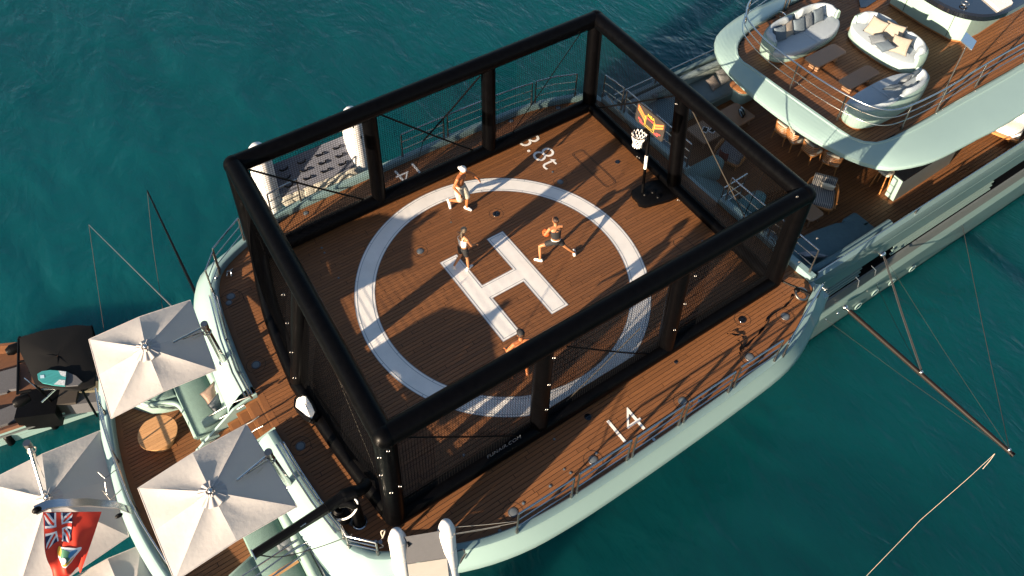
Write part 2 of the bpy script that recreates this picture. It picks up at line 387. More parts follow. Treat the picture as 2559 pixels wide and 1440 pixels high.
# deck lights and small fittings
def deck_light(px, py, r, kind=0):
    p = at(px, py)
    o = MB().cyl((p.x, p.y, .0005), (p.x, p.y, .009), r*1.0, r*.95, 24).build('deck_light', FITM if kind == 0 else GLOSSB, heli, 40)
    ORG[o] = V((0, 0, 0)); MB().cyl((p.x, p.y, .0095), (p.x, p.y, .012), r*.72, r*.6, 20).build('lens', DISC if kind == 0 else GLOSSB, o, 40)
    if r > .1:
        disc(MB(), r*1.95, r*2.03, .0045, 32, (p.x, p.y)).build('groove', CAULK, o, 0)
for px, py, r, k in ((1282, 1281, .115, 0), (1482, 1150, .115, 0), (1469, 1042, .09, 1), (1706, 1003, .115, 0), (1873, 893, .12, 0), (1962, 791, .12, 0), (1855, 799, .11, 1), (751, 1115, .12, 0), (640, 912, .12, 0),
                     (577, 741, .12, 0), (572, 757, .09, 0), (764, 533, .08, 0), (1240, 535, .105, 1), (1050, 628, .105, 0), (1400, 455, .105, 0), (1543, 405, .08, 1), (1642, 405, .07, 0), (1277, 302, .09, 0), (1125, 338, .09, 0),
                     (1127, 556, .03, 0), (1381, 430, .035, 0), (804, 620, .04, 0), (811, 632, .035, 0), (846, 695, .035, 0), (1756, 604, .05, 0), (1426, 1182, .035, 0), (1410, 1173, .03, 0), (1375, 1215, .04, 0), (1308, 1258, .04, 0), (1490, 1133, .04, 0), (1249, 1327, .045, 0), (1159, 1138, .04, 0), (1172, 1161, .04, 0), (1385, 1098, .035, 0), (1395, 270, .09, 0), (882, 1305, .10, 0), (1689, 905, .05, 1), (778, 998, .0351, 0)):
    if py < 1440: deck_light(px, py, r, k)

# coaming and flare: cross-section swept round the deck outline
NO = len(OUT)
fl = []
for (x, y) in OUT:
    a = .5 if x < -6.3 else (.27 if abs(y) > 3 else .3)
    if x < -5.3 and x >= -6.3: a = .5-(x+6.3)*.23
    if x > 6.2: a = .3
    fl.append(a)
def ringoff(d, z, scale=None):
    P = []
    for i, (x, y) in enumerate(OUT):
        q1 = offset_pts[i]; dd = d if scale is None else d*fl[i]/.34
        P.append(V((x+q1[0]*dd, y+q1[1]*dd, z)))
    return P
offp = offset(OUT, 1.0)
offset_pts = [((V(offp[i])-V(OUT[i])).normalized().x, (V(offp[i])-V(OUT[i])).normalized().y) for i in range(NO)]
fwd0 = [i for i in range(NO) if OUT[i][0] > 7.06]
idx = [i for i in range(NO) if i not in fwd0]
# rotate so that the run starts after the forward edge
k0 = max(fwd0)+1 if max(fwd0)-min(fwd0) < NO/2 else min(idx)
run = [(k0+i) % NO for i in range(len(idx))]
gap_i = [i for i in run if not (OUT[i][0] < -6.5 and -.62 < OUT[i][1] < .47)]
def sweep(rings, run_, name, m, parent, cap=True):
    mb = MB()
    mb.loft([[r[i] for r in rings] for i in run_], False)
    return mb
yacht = thing('superyacht', (0, 0, -4.6), 'pale mint superyacht with a helideck aft, seen from above', 'yacht')
# split the run where the aft stair cuts it
ia = [n_ for n_, i in enumerate(run) if OUT[i][0] < -6.5 and -.62 < OUT[i][1] < .47]
runs = [run[:ia[0]], run[ia[-1]+1:]] if ia else [run]
def endpt(i_from, yv):   # coaming ends exactly at the stair
    return yv
for rn in runs:
    rr = lambda d, z, s=None: ringoff(d, z, s)
    c_in, c_t1, c_t2, c_o = rr(.0, -.02), rr(.012, .17), rr(.05, .2), rr(.2, .19)
    sweep([c_in, c_t1, c_t2, c_o], rn, '', None, None).build('coaming', MINT_D, yacht, 50)
    f1, f2, f3, f4 = rr(.2, .19), rr(.26, .1, 1), rr(.47, -.22, 1), rr(.52, -.42, 1)
    f5 = rr(.42, -.62, 1)
    sweep([f1, f2, f3, f4, f5], rn, '', None, None).build('deck_flare', MINT, yacht, 45)
# hull under the helideck
f5, f6, f7 = ringoff(.42, -.62, 1), ringoff(-1.25, -2.0), ringoff(-1.5, -4.9)
MB().loft([f5, f6, f7], True).build('hull', HULL, yacht, 40)
# forward edge of helideck: low coaming each side of the forward stair
for y0, y1 in ((.40, 4.5), (-4.62, -1.05)):
    MB().prism([(7.1, y0), (7.34, y0), (7.34, y1), (7.1, y1)], -.3, .2, .03).build('coaming', MINT_D, yacht, 30)
MB().box((7.2, -.1, -.66), (.24, 10.2, 1.08)).build('bulkhead', MINT, yacht, 0)

# ------------------------------------------------------------ forward lower (dining) deck, hull forward
DZ = -1.2
dp = [(7.3, -4.45), (31, -4.45), (31, 4.35), (7.3, 4.35)]
dd = struct('dining_deck', flat(dp, DZ-.012), CAULK, 0); ORG[dd] = V((0, 0, 0))
planks(dd, dp, -4.45, 4.35, DZ, .11, .014, 0, TEAK, 2, 5, seed=3)
def extr(profile, x0, x1, name, m, nx=2, parent=yacht, sm_=30):
    mb = MB(); mb.loft([[V((x0+(x1-x0)*i/nx, p[0], p[1])) for p in profile] for i in range(nx+1)], False); return mb.build(name, m, parent, sm_)
X0, X1 = 7.3, 60
# starboard side, outer profile (y, z) top to waterline
extr([(-4.42, DZ), (-4.46, -.22), (-4.60, -.20)], X0, X1, 'bulwark', MINT_D)
extr([(-4.60, -.20), (-4.64, -.3), (-4.63, -.62), (-4.60, -1.32)], X0, X1, 'bulwark_side', HULL)
extr([(-4.60, -.62), (-4.635, -.63), (-4.60, -.64)], X0, X1, 'rubbing_strip', HULL_L)
extr([(-4.30, -1.32), (-4.30, -1.98)], X0, X1, 'grille_recess', BLACKR)
extr([(-4.60, -1.32), (-4.30, -1.33)], X0, X1, 'grille_lip', HULL); extr([(-4.30, -1.98), (-4.6, -2.0)], X0, X1, 'grille_ledge', BLACKR); extr([(-4.6, -2.0), (-4.66, -2.02)], X0, X1, 'grille_lip', GREYL)
for k in range(3):
    zz = -1.49-.17*k
    for xa, xb in ((7.9, 10.1), (11.6, 16.8)):
        o = MB().box(((xa+xb)/2, -4.56-.01*k, zz), (xb-xa, .06, .04)).build('grille_bar', HULL_L, yacht, 0)
extr([(-4.66, -2.02), (-4.72, -2.36)], X0-1.0, X1, 'grey_band', GREYL)
extr([(-4.72, -2.36), (-4.78, -2.72)], X0-2.0, X1, 'light_band', HULL_L)
extr([(-4.78, -2.72), (-4.72, -3.4), (-4.58, -4.35)], X0-3, X1, 'hull_side', HULL)
extr([(-4.58, -4.35), (-4.50, -4.7)], X0-3, X1, 'boot_stripe', BLACKR)
# port side
extr([(4.32, DZ), (4.36, -.22), (4.5, -.20), (4.54, -.3), (4.62, -2.4), (4.45, -4.7)], X0, X1, 'port_side', HULL)
# portholes catching the sky, at the turn above the waterline
for px, py in ((2232, 690), (2176, 725), (2083, 820), (2130, 765), (2285, 672)):
    pass
for i, (px, py) in enumerate(((2148, 762), (2190, 728), (2232, 702), (2283, 668))):
    p = aty(px-3, py+3, -4.70); o = MB().sphere(p, (.16, .03, .10), 16, 8).build('porthole', CHROME, yacht); ORG[o] = ORG[yacht]
    MB().torus(p, .15, .02, 18, 6, Quaternion((1, 0, 0), R(90))).build('rim', HULL_L, o)

# ------------------------------------------------------------ upper deck (with the white sofas)
UZ = 1.5
uo = [(1990, -30), (1930, 4), (1850, 42), (1796, 85), (1784, 118), (1800, 160), (1845, 210), (1900, 258), (1955, 300), (2010, 338), (2065, 370), (2130, 402), (2180, 419), (2225, 425), (2290, 416), (2350, 397), (2450, 345), (2559, 284)]
UO = [at(x, y, 1.22) for x, y in uo]
UOP = [(p.x, p.y) for p in UO]
UOP = [(30, UOP[0][1]+.05)] + UOP + [(30, UOP[-1][1])]
ui = [(2050, -30), (1960, 20), (1882, 68), (1850, 100), (1845, 130), (1856, 150), (1890, 172), (1945, 212), (2000, 250), (2060, 292), (2110, 328), (2140, 345), (2180, 354), (2220, 345), (2300, 303), (2400, 245), (2559, 155)]
UIP = [(lambda p: (p.x, p.y))(at(x, y, 1.62)) for x, y in ui]
UIP = [(30, UIP[0][1]+.05)] + UIP + [(30, UIP[-1][1])]
def resample(P, n):
    P = [V((p[0], p[1], 0)) for p in P]; P = catmull(P, 6); d = [0]
    for i in range(1, len(P)): d.append(d[-1]+(P[i]-P[i-1]).length)
    out = []; j = 0
    for k in range(n):
        t = d[-1]*k/(n-1)
        while j < len(P)-2 and d[j+1] < t: j += 1
        u = (t-d[j])/max(1e-9, d[j+1]-d[j]); q = P[j].lerp(P[j+1], min(1, u)); out.append((q.x, q.y))
    return out
UOS, UIS = resample(UOP, 120), resample(UIP, 120)
def ln2(P, z): return [V((p[0], p[1], z)) for p in P]
mixl = lambda A, B, t: [(a[0]*(1-t)+b[0]*t, a[1]*(1-t)+b[1]*t) for a, b in zip(A, B)]
MB().loft([ln2(UIS, UZ-.03), ln2(UIS, 1.585), ln2(mixl(UIS, UOS, .05), 1.62), ln2(mixl(UIS, UOS, .14), 1.61), ln2(mixl(UIS, UOS, .16), 1.565), ln2(mixl(UIS, UOS, .6), 1.46), ln2(mixl(UIS, UOS, .93), 1.34), ln2(mixl(UIS, UOS, .985), 1.30), ln2(UOS, 1.24), ln2(mixl(UIS, UOS, .985), 1.16), ln2(mixl(UIS, UOS, .6), 1.05), ln2(mixl(UIS, UOS, .2), 1.0)], False).build('upper_deck_fascia', MINT, yacht, 28)
def closed(P): return P
ud = struct('upper_deck', flat(UIS, UZ-.012), CAULK, 0); ORG[ud] = V((0, 0, 0))
MB().add([(x, y, 1.0) for x, y in mixl(UIS, UOS, .3)], [tuple(range(120))]).build('deckhead', MINT_D, yacht, 0)
planks(ud, UIS, -4.2, 4.3, UZ, .11, .017, 0, TEAK, 2, 5, seed=5)
# superstructure wall under and ahead of the overhang
MB().box((24, 0, -.1), (9, 5.0, 2.2)).build('saloon', GLOSSB, yacht, 0)

# ------------------------------------------------------------ aft deck
AZ = -1.2
aft = [(-7.0, 4.0)] + [(-10.42+.052*(y-.1)**2, y) for y in [3.75-.25*i for i in range(32)]] + [(-7.0, -4.2)]
aft = [(-7.0, 4.35), (-9.3, 4.3), (-9.75, 4.05)]+[(-10.42+.045*(y-.1)**2, y) for y in [3.6-.3*i for i in range(26)]]+[(-9.7, -4.3), (-9.3, -4.5), (-7.0, -4.55)]
ad = struct('aft_deck', flat(aft, AZ-.012), CAULK, 0); ORG[ad] = V((0, 0, 0))
AFI = offset(aft, -.02)
def ad_planks():
    planks(ad, AFI, -4.6, 4.4, AZ, .104, .014, 110, TEAK, 2.2, 4.0, seed=11)
ad_planks()
MB().loft([[V((x, y, AZ+.002)) for x, y in offset(aft, -.14)], [V((x, y, AZ+.002)) for x, y in aft]], True).build('margin_board', TEAK_EDGE, ad, 0)
def norms(P):
    o1 = offset(P, 1.0); return [((V(o1[i])-V(P[i])).normalized()) for i in range(len(P))]
AN = norms(aft)
def aro(d, z): return [V((aft[i][0]+AN[i].x*d, aft[i][1]+AN[i].y*d, z)) for i in range(1, len(aft)-1)]
MB().loft([aro(0, AZ-.02), aro(.02, -.92), aro(.06, -.88), aro(.14, -.88)], False).build('aft_coaming', MINT_D, yacht, 50)
MB().loft([aro(.14, -.88), aro(.27, -.93), aro(.34, -1.05), aro(.33, -1.5), aro(.05, -1.75), aro(-.2, -2.9), aro(-.4, -4.8)], False).build('stern', MINT, yacht, 45)
# sloping slab between helideck coaming and the aft sofas, port and starboard
for ya, yb in ((.52, 4.1), (-4.3, -.66)):
    MB().prism([(-7.46, ya), (-7.1, ya), (-7.1, yb), (-7.46, yb)], AZ, -.42).build('bulkhead', MINT, yacht, 0)
# aft stair with six teak treads
stair = thing('aft_stair', (-7.3, -.07, AZ), 'teak stair cut through the coaming from helideck down to the aft deck', 'stairs')
for k in range(6):
    zt = 0-.2*(k)-.001 if k else -.002
    xx = -7.02-.27*k
    t = MB().box((xx-.13, -.07, zt-.03), (.33 if k else .36, 1.0, .05)).build('tread', WOOD, stair, 0); ORG[t] = ORG[stair]
    MB().box((xx-.13, -.07, zt-.0035), (.20, .86, .004)).build('tread_inlay', TEAK_EDGE, t, 0)
    MB().box((xx-.02, -.07, zt-.13), (.03, .98, .16)).build('riser', MINT, stair, 0)
for yy, s in ((.46, 1), (-.60, -1)):
    MB().add([(-6.98, yy, .12), (-7.6, yy, -.05), (-8.75, yy, -.95), (-8.75, yy, AZ), (-6.98, yy, AZ), (-6.98, yy+s*.06, .12), (-7.6, yy+s*.06, -.05), (-8.75, yy+s*.06, -.95), (-8.75, yy+s*.06, AZ), (-6.98, yy+s*.06, AZ)],
             [(0, 1, 2, 3, 4), (9, 8, 7, 6, 5), (0, 5, 6, 1), (1, 6, 7, 2), (2, 7, 8, 3)]).build('side_wall', MINT, stair, 0)
for nm, zb in (('port', (((624, 991, .2), (585, 1005, .1), (505, 1050, -.55)), ((611, 1012, 0), (594, 980+42, -.1), (519, 1063, -.7)))), ('starboard', (((648, 1040, .25), (630, 1053, .2), (570, 1085, -.2)), ((658, 1064, .2), (640, 1073, .1), (600, 1100, -.3))))):
    h = thing('stair_handrail', at(*zb[0][0]), 'polished bent double handrail on the %s side of the aft stair' % nm, 'handrail', 'handrails beside the aft stair')
    for P in zb: MB().tube([at(*q) for q in P], .02, 10).build('rail', STEELD, h)
    MB().tube([at(*zb[0][2]), at(*zb[0][2])+V((.1, -.05, -.35))], .02, 10).build('post', CHROME, h)

# ------------------------------------------------------------ railings
def railing(pts, label, group, z0=.2, z1=1.12, mids=(.48, .80), posts=None, r=.021, name='railing', cat='railing', lean=None):
    P = [V(p) for p in pts]; t = thing(name, (P[0].x, P[0].y, z0), label, cat, group)
    L = lean or V((0, 0, 0))
    def lv(z): return [V((p.x, p.y, 0))+V((0, 0, z))+L*(z-z0) for p in P]
    MB().tube(lv(z1), r*1.15, 10).build('top_rail', CHROME, t)
    for m_ in mids: MB().tube(lv(m_), r*.7, 8).build('rail', CHROME, t)
    for i in (posts if posts is not None else (0, len(P)-1)):
        MB().cyl((P[i].x, P[i].y, z0-.02), V((P[i].x, P[i].y, z1))+L*(z1-z0), r*1.1, n=10).build('post', STEELD, t)
        MB().cyl((P[i].x, P[i].y, z0-.02), (P[i].x, P[i].y, z0+.16), r*1.7, n=10).build('post_socket', STEELD, t)
    return t
def zz(p): return V((p.x, p.y, 0))
near = [((1292, 1330), (1427, 1242)), ((1440, 1232), (1566, 1149)), ((1579, 1141), (1695, 1062)), ((1707, 1055), (1819, 980)), ((1833, 968), (1935, 902))]
lab = ['starboard deck edge railing section nearest the white inflatable slide', 'starboard railing section just aft of the number 14, between two post pairs', 'starboard railing section beside the 4 of the number 14', 'starboard railing section forward of the number 14', 'starboard railing section beside the loose dark strap on deck']
GR = 'railing sections along the helideck edge'
for (a, b), lb in zip(near, lab): railing([at(*a, .2), at(*b, .2)], lb, GR)
railing([at(1957, 890, .2), at(1992, 825, .2), at(2042, 742, .2)], 'folded double railing on the forward starboard corner of the helideck', GR, z1=.75, mids=(.4, .6), posts=(0, 2))
railing([V((7.24, -4.45, 0)), V((7.24, -2.9, 0))], 'railing above the starboard corner sofa, behind the black cage post', GR)
railing([V((7.24, -2.7, 0)), V((7.24, -1.2, 0))], 'forward helideck railing seen through the net beside the forward stair', GR)
railing([V((7.24, .5, 0)), V((7.24, 2.1, 0))], 'forward helideck railing section behind the basketball backboard', GR)
railing([V((7.24, 2.3, 0)), V((7.24, 3.5, 0))], 'forward helideck railing section between backboard and port corner', GR)
railing([V((7.24, 3.65, 0)), V((7.15, 4.5, 0))], 'short forward helideck railing section nearest the port corner', GR)
railing([V((8.3, -.95, 0)), V((7.3, -1.0, 0))], 'forward stair handrail with two bars, seen through the forward net', None, z0=-1.2, z1=.5, mids=(-.3, .1), name='stair_handrail', cat='handrail')
far = [((-4.3, -3.35), 'port railing section in front of the white inflatable climbing slide'), ((.1, 1.6), 'port railing section just forward of the climbing slide'), ((1.75, 3.3), 'port railing section behind the second net panel'), ((3.45, 4.9), 'port railing section behind the third net panel'), ((5.05, 6.4), 'port railing section behind the far corner post of the cage')]
def yport(x):
    s = [p for p in OUT if p[1] > 3]; s.sort(key=lambda p: abs(p[0]-x)); return s[0][1]+.13
for (a, b), lb in far: railing([V((a, yport(a), 0)), V(((a+b)/2, yport((a+b)/2), 0)), V((b, yport(b), 0))], lb, GR, posts=(0, 2))
railing([at(549, 676, .2), at(610, 600, .2)], 'port railing section beside the port aft corner of the black cage', GR)
railing([at(532, 730, .2), at(549, 684, .2)], 'short corner railing section at the port aft corner of the helideck', GR, posts=(0, 1))
for i, (pts, lb) in enumerate((([(532, 733, .25), (560, 843, .42), (590, 925, .42), (622, 985, .42)], 'long polished railing folded down along the port aft coaming'), ([(700, 1105, .4), (745, 1180, .4), (790, 1248, .4), (850, 1325, .42)], 'long polished railing folded down along the starboard aft coaming'))):
    t = thing('railing', at(*pts[0]), lb, 'railing', 'railings folded down on the aft coaming')
    for dz, dx in ((0, 0), (-.08, .07), (-.02, -.1)): MB().tube([at(*p)+V((dx, 0, dz)) for p in pts], .022, 8).build('rail', CHROME, t)
    for p in pts: q = at(*p); MB().cyl(q, (q.x+.04, q.y, .19), .025, n=8).build('bracket', STEELD, t)
t = railing([at(860, 1345, .2), at(872, 1368, .2), at(945, 1385, .2)], 'polished corner railing beside the black davit and the white slide', GR, posts=(0, 1, 2), z1=.8, mids=(.4, .6))
# upper deck railing
ur = [(1968, -20), (1905, 30), (1862, 62), (1850, 95), (1862, 125), (1905, 172), (1975, 226), (2030, 265), (2093, 303), (2150, 330), (2200, 340), (2252, 327), (2340, 283), (2437, 222), (2559, 152)]
UR = [(lambda p: V((p.x, p.y, 0)))(at(x, y-6, 1.62)) for x, y in ur]
URS = [V((p.x, p.y, 0)) for p in catmull(UR, 5)]
railing(URS, 'curved polished railing round the upper deck edge', None, z0=1.6, z1=2.55, mids=(1.95, 2.25), posts=[0, 10, 30, 40, 55, 60, 65, 70], r=.024)
# bulwark rails forward
railing([V((7.6, -4.52, 0)), V((12, -4.52, 0)), V((20, -4.52, 0)), V((30, -4.52, 0))], 'low polished rail along the starboard bulwark of the dining deck', None, z0=-.2, z1=-.02, mids=(), posts=(0, 1, 2, 3), r=.018)
railing([V((7.6, 4.42, 0)), V((9.5, 4.42, 0)), V((13, 4.42, 0)), V((20, 4.42, 0))], 'low polished rail along the port bulwark beyond the grey sofa', None, z0=-.2, z1=.12, mids=(), posts=(0, 1, 2, 3), r=.018)
# aft deck edge railing: three bars leaning outboard
ar = [at(x, y, -.86) for x, y in ((262, 1000), (275, 1070), (300, 1150), (330, 1230), (365, 1310), (420, 1400), (455, 1450))]
arr = catmull([(p.x-.05, p.y, 0) for p in ar], 4)
railing(arr, 'three bar polished railing on the curved edge of the aft deck', None, z0=-.88, z1=-.25, mids=(-.45, -.6), posts=[2, 8, 14, 20, 23], r=.02)
# small hooked boarding rail on the aft edge
hk = thing('boarding_hook_rail', at(290, 1190, -.3), 'bent polished hook rail hanging outside the aft deck edge', 'rail')
for P in (((245, 1180, -.2), (262, 1196, -.3), (285, 1178, -.4), (303, 1168, -.4)), ((262, 1205, -.3), (268, 1240, -.5), (275, 1250, -.5), (305, 1222, -.4)), ((256, 1226, -.4), (276, 1250, -.5))): MB().tube([at(*q) for q in P], .011, 8).build('bar', STEELD, hk)

# ------------------------------------------------------------ black inflatable sports cage
TN, TR, TF, TL = V((-5.62, -4.0, 3.6)), V((6.15, -4.06, 3.6)), V((6.47, 4.55, 3.6)), V((-5.18, 4.56, 3.6))
BN, BR, BF, BL, BM = V((-5.68, -4.1, .24)), V((6.13, -4.1, .24)), V((6.5, 4.42, .22)), V((-5.2, 4.4, .24)), V((-6.0, .1, .24))
cage = thing('sports_cage', (0, 0, 0), 'large black inflatable sports cage with netting standing on the helideck', 'sports cage')
def sag(a, b, n, amt, r0, r1): return [a.lerp(b, i/n)+V((0, 0, -amt*math.sin(math.pi*i/n))) for i in range(n+1)]
TR_ = .245
for a, b in ((TN, TR), (TR, TF), (TF, TL), (TL, TN)):
    MB().tube(sag(a, b, 16, .0, 0, 0), TR_, 22).build('top_tube', BLACK, cage, 60)
for p in (TN, TR, TF, TL): MB().sphere(p, .26, 20, 12).build('corner_joint', BLACK, cage, 60)
for P in ([BN, BR], [BF, BL], [BL, BL.lerp(BM, .5)+V((-.12, .1, 0)), BM], [BM, BM.lerp(BN, .5)+V((-.06, 0, 0)), BN]):
    MB().tube(catmull(P, 8), .235, 20).build('bottom_tube', BLACK, cage, 60)
MB().tube(catmull([BR, BR.lerp(BF, .5), BF], 8), .19, 20).build('bottom_tube', BLACK, cage, 60)
for a, b in ((TN, BN), (TR, BR), (TF, BF), (TL, BL)):
    MB().tube(catmull([a, a.lerp(b, .5), b], 6), .235, 20).build('corner_post', BLACK, cage, 60)
def onl(a, b, x): return a.lerp(b, (x-a.x)/(b.x-a.x))
posts = [(onl(TN, TR, -1.8), onl(BN, BR, -1.8)), (onl(TN, TR, 2.1), onl(BN, BR, 2.2)), (onl(TL, TF, -1.38), onl(BL, BF, -1.4)), (onl(TL, TF, 2.5), onl(BL, BF, 2.5)), (TR.lerp(TF, .53), BR.lerp(BF, .49)), (TN.lerp(TL, .49)+V((0, 0, -.05)), BM)]
for a, b in posts: MB().tube(catmull([a, a.lerp(b, .5), b], 5), .215, 18).build('post', BLACK, cage, 60)
def netpanel(a, b, c, d, bulge=None, cell=.07, r=.0048, edge=.12):
    # a-b top edge, d-c bottom edge; cords run both ways
    mb = MB(); bw = ((a-b).length+(d-c).length)/2; hh = ((a-d).length+(b-c).length)/2; nu, nv = int(bw/cell), int(hh/cell)
    def pt(u, v):
        p = a.lerp(b, u).lerp(d.lerp(c, u), v)
        if bulge: p = p+bulge*math.sin(math.pi*u)*math.sin(math.pi*v*.9)
        return p+V((0, 0, -.02*math.sin(math.pi*u)*(1-v)))
    st = 10 if bulge else 4
    for i in range(nu+1): mb.tube([pt(i/nu, j/st) for j in range(st+1)], r, 3, cap=False)
    st = 12 if bulge else 6
    for j in range(nv+1): mb.tube([pt(i/st, j/nv) for i in range(st+1)], r, 3, cap=False)
    o = mb.build('net_panel', NETM, cage, 0, False)
    e = MB().tube([pt(0, 0), pt(.5, 0), pt(1, 0)], .014, 5)
    return o
def inset(a, b, c, d): return (a+V((0, 0, -.2)), b+V((0, 0, -.2)), c+V((0, 0, .2)), d+V((0, 0, .2)))
netpanel(*inset(TN, posts[0][0], posts[0][1], BN)); netpanel(*inset(posts[0][0], posts[1][0], posts[1][1], posts[0][1])); netpanel(*inset(posts[1][0], TR, BR, posts[1][1]))
netpanel(*inset(TL, posts[2][0], posts[2][1], BL)); netpanel(*inset(posts[2][0], posts[3][0], posts[3][1], posts[2][1])); netpanel(*inset(posts[3][0], TF, BF, posts[3][1]))
netpanel(*inset(TR, posts[4][0], posts[4][1], BR)); netpanel(*inset(posts[4][0], TF, BF, posts[4][1]))
netpanel(*inset(TN, posts[5][0], posts[5][1], BN), bulge=V((-.25, 0, 0)), cell=.07); netpanel(*inset(posts[5][0], TL, BL, posts[5][1]), bulge=V((-.35, 0, 0)), cell=.06)
# loose folds of net along the aft and forward starboard posts
for a, b, dx in ((TL, BL, V((.1, -.32, 0))), (TR, BR, V((.05, .32, 0)))):
    mb = MB(); rnd = random.Random(4)
    for i in range(60):
        t = i/60; p = a.lerp(b, t)+dx*(.6+.4*rnd.random()); q = p+V((rnd.uniform(-.12, .12), rnd.uniform(-.12, .12), rnd.uniform(-.2, .2)))
        mb.tube([p, p.lerp(q, .5)+V((0, 0, .05)), q], .012, 4)
    mb.build('net_fold', NETM, cage, 0)
# straps and bracing ropes
def strap(p, q, r=.028, m=BLACKR, name='strap'): MB().tube([p, (p+q)/2+V((0, 0, -.03)), q], r, 6).build(name, m, cage)
YP, YN = 4.5, -4.1
strap(aty(600, 418, YP), aty(935, 505, YP)); strap(aty(945, 284, YP), aty(1200, 382, YP)); strap(aty(1200, 190, YP), aty(1058, 352, YP)); strap(aty(1470, 55, YP), aty(1238, 392, YP), .015)
strap(aty(1058, 352, YP), V((.3, 5.2, .02)), .010)
strap(atx(1478, 272, 6.45), atx(1692, 238, 6.3)); strap(V((6.5, 3.6, 1.2)), V((6.6, 1.8, .3)), .012); strap(aty(990, 1093, YN), aty(1330, 1088, YN), .02); strap(aty(1418, 866, YN), aty(1645, 888, YN), .02)
strap(aty(1600, 820, YN), aty(1415, 1003, YN), .012, ROPEG, 'rope'); strap(atx(1723, 262, 6.25), atx(1885, 590, 6.15), .018, ROPEG, 'rope')
strap(TN.lerp(TL, .45)+V((0, 0, -.2)), BN+V((0, .25, .1)), .009, ROPEG, 'rope')
strap(TR.lerp(TF, .15)+V((0, 0, -.2)), BR+V((.1, 1.6, .1)), .012)
# chrome D-rings on the posts
def dring(p): MB().torus(p, .032, .006, 14, 6, Quaternion((1, 0, 0), R(75))).build('lashing_ring', STEELD, cage)
for px, py, Y in ((948, 1144, -4.25), (970, 1128, -4.25), (952, 1188, -4.3), (978, 1232, -4.3), (1000, 1216, -4.3), (1384, 895, -4.3), (1372, 962, -4.3), (1366, 1024, -4.3), (1360, 1083, -4.3), (1738, 690, -4.3), (1686, 825, -4.3), (1668, 886, -4.3), (1712, 760, -4.3), (930, 305, 4.35), (1992, 492, -4.25), (1997, 655, -4.2), (2042, 596, -4.2)): dring(aty(px, py, Y))
for px, py, X in ((1690, 260, 6.0), (1695, 500, 6.1), (1758, 547, 6.1), (1761, 553, 6.1), (1594, 392, 6.2), (1599, 395, 6.2), (1877, 690, 5.95), (1880, 697, 5.95), (1479, 297, 6.35), (708, 737, -5.9), (718, 808, -6.0), (728, 881, -6.1), (736, 945, -6.2)): dring(atx(px, py, X))
# lettering along the foot of the nets (as it reads from inside out)
q_n = Quaternion((1, 0, 0), R(60))
text('FUNAIR.COM', .15, aty(1260, 1117, -4.3), 0, 'net_lettering', DISC, cage, q=Quaternion((1, 0, 0), R(75)), space=1.05)
text('FUNAIR.COM', .14, atx(1747, 491, 6.68), 0, 'net_lettering', DISC, cage, q=Quaternion((0, 0, 1), R(-90)) @ Quaternion((1, 0, 0), R(75)), space=1.05)

# ------------------------------------------------------------ basketball hoop
hoop = thing('basketball_hoop', (5.6, .3, 0), 'portable black basketball hoop with white net and flame striped backboard', 'basketball hoop')
bs = [at(x, y, 0) for x, y in ((1577, 484), (1580, 497), (1592, 508), (1596, 518), (1612, 522), (1640, 515), (1672, 506), (1690, 498), (1698, 484), (1688, 468), (1660, 456), (1630, 458), (1600, 468))]
mb = MB(); mb.loft([[V((p.x, p.y, .02)) for p in bs], [V((p.x, p.y, .13)) for p in bs], [V((x, y, .19)) for x, y in offset([(p.x, p.y) for p in bs], -.08)]], True, True, True); mb.build('base', BLACKR, hoop, 50)
for px, py in ((1632, 480), (1645, 492), (1612, 486)): p = at(px, py, .2); MB().cyl(p, p+V((0, 0, .03)), .07, .05, 16).build('filler_cap', BLACKR, hoop)
pa, pb = V((5.36, .40, .15)), V((5.40, .64, 2.62))
MB().cyl(pa, pb, .045, n=14).build('pole', BLACKR, hoop)
for t0, t1 in ((.39, .48), (.49, .59)): MB().cyl(pa.lerp(pb, t0), pa.lerp(pb, t1), .047, n=14).build('pole_band', CLOTHW, hoop)
bx = 5.34
bd = MB(); poly = rrect(.62, 2.86, 1.16, .68, .1)
bd.loft([[V((bx, y, z)) for y, z in poly], [V((bx+.04, y, z)) for y, z in poly]], True, True, True); board = bd.build('backboard', mat('backboard_dark', (.03, .024, .02), .4), hoop, 30); ORG[board] = ORG[hoop]
MB().loft([[V((bx-.003, y, z)) for y, z in offset(poly, .006)], [V((bx-.003, y, z)) for y, z in offset(poly, -.02)]], True).build('board_rim', STEELD, board, 0)
FL1 = mat('flame_orange', (.75, .16, .04), .5); FL2 = mat('flame_red', (.62, .05, .05), .5); FL3 = mat('board_yellow', (.75, .52, .05), .5)
def bquad(pts, m, nm, dx=.005): MB().add([(bx-dx, .62-u, 2.86+v) for u, v in pts], [tuple(range(len(pts)))]).build(nm, m, board, 0, False)
for s in (-1, 1):
    for o1 in (0, -.105): bquad([(s*.52, .22+o1*.9+(.06)), (s*.52, .15+o1*.9+.06), (s*.18, -.02+o1), (s*.18, .05+o1)], FL1, 'flame_stripe')
    bquad([(s*.46, -.13), (s*.46, -.17), (s*.30, -.21), (s*.30, -.17)], FL2, 'flame_streak'); bquad([(s*.38, -.21), (s*.38, -.26), (s*.22, -.27), (s*.22, -.22)], FL2, 'flame_streak')
for a, b in ((.2, .190), (.155, .148)):
    y0 = -.26 if a > .16 else -.2
    for pts in (((-a, .12), (-b, .12), (-b, y0), (-a, y0)), ((a, .12), (b, .12), (b, y0), (a, y0)), ((-a, y0), (a, y0), (a, y0+.009), (-a, y0+.009)), ((-a, .12), (a, .12), (a, .112), (-a, .112))): bquad(pts, FL3, 'target_line', .006)
bquad([(-.14, .09), (.14, .09), (.14, .05), (-.14, .05)], FL2, 'flame_streak', .007)
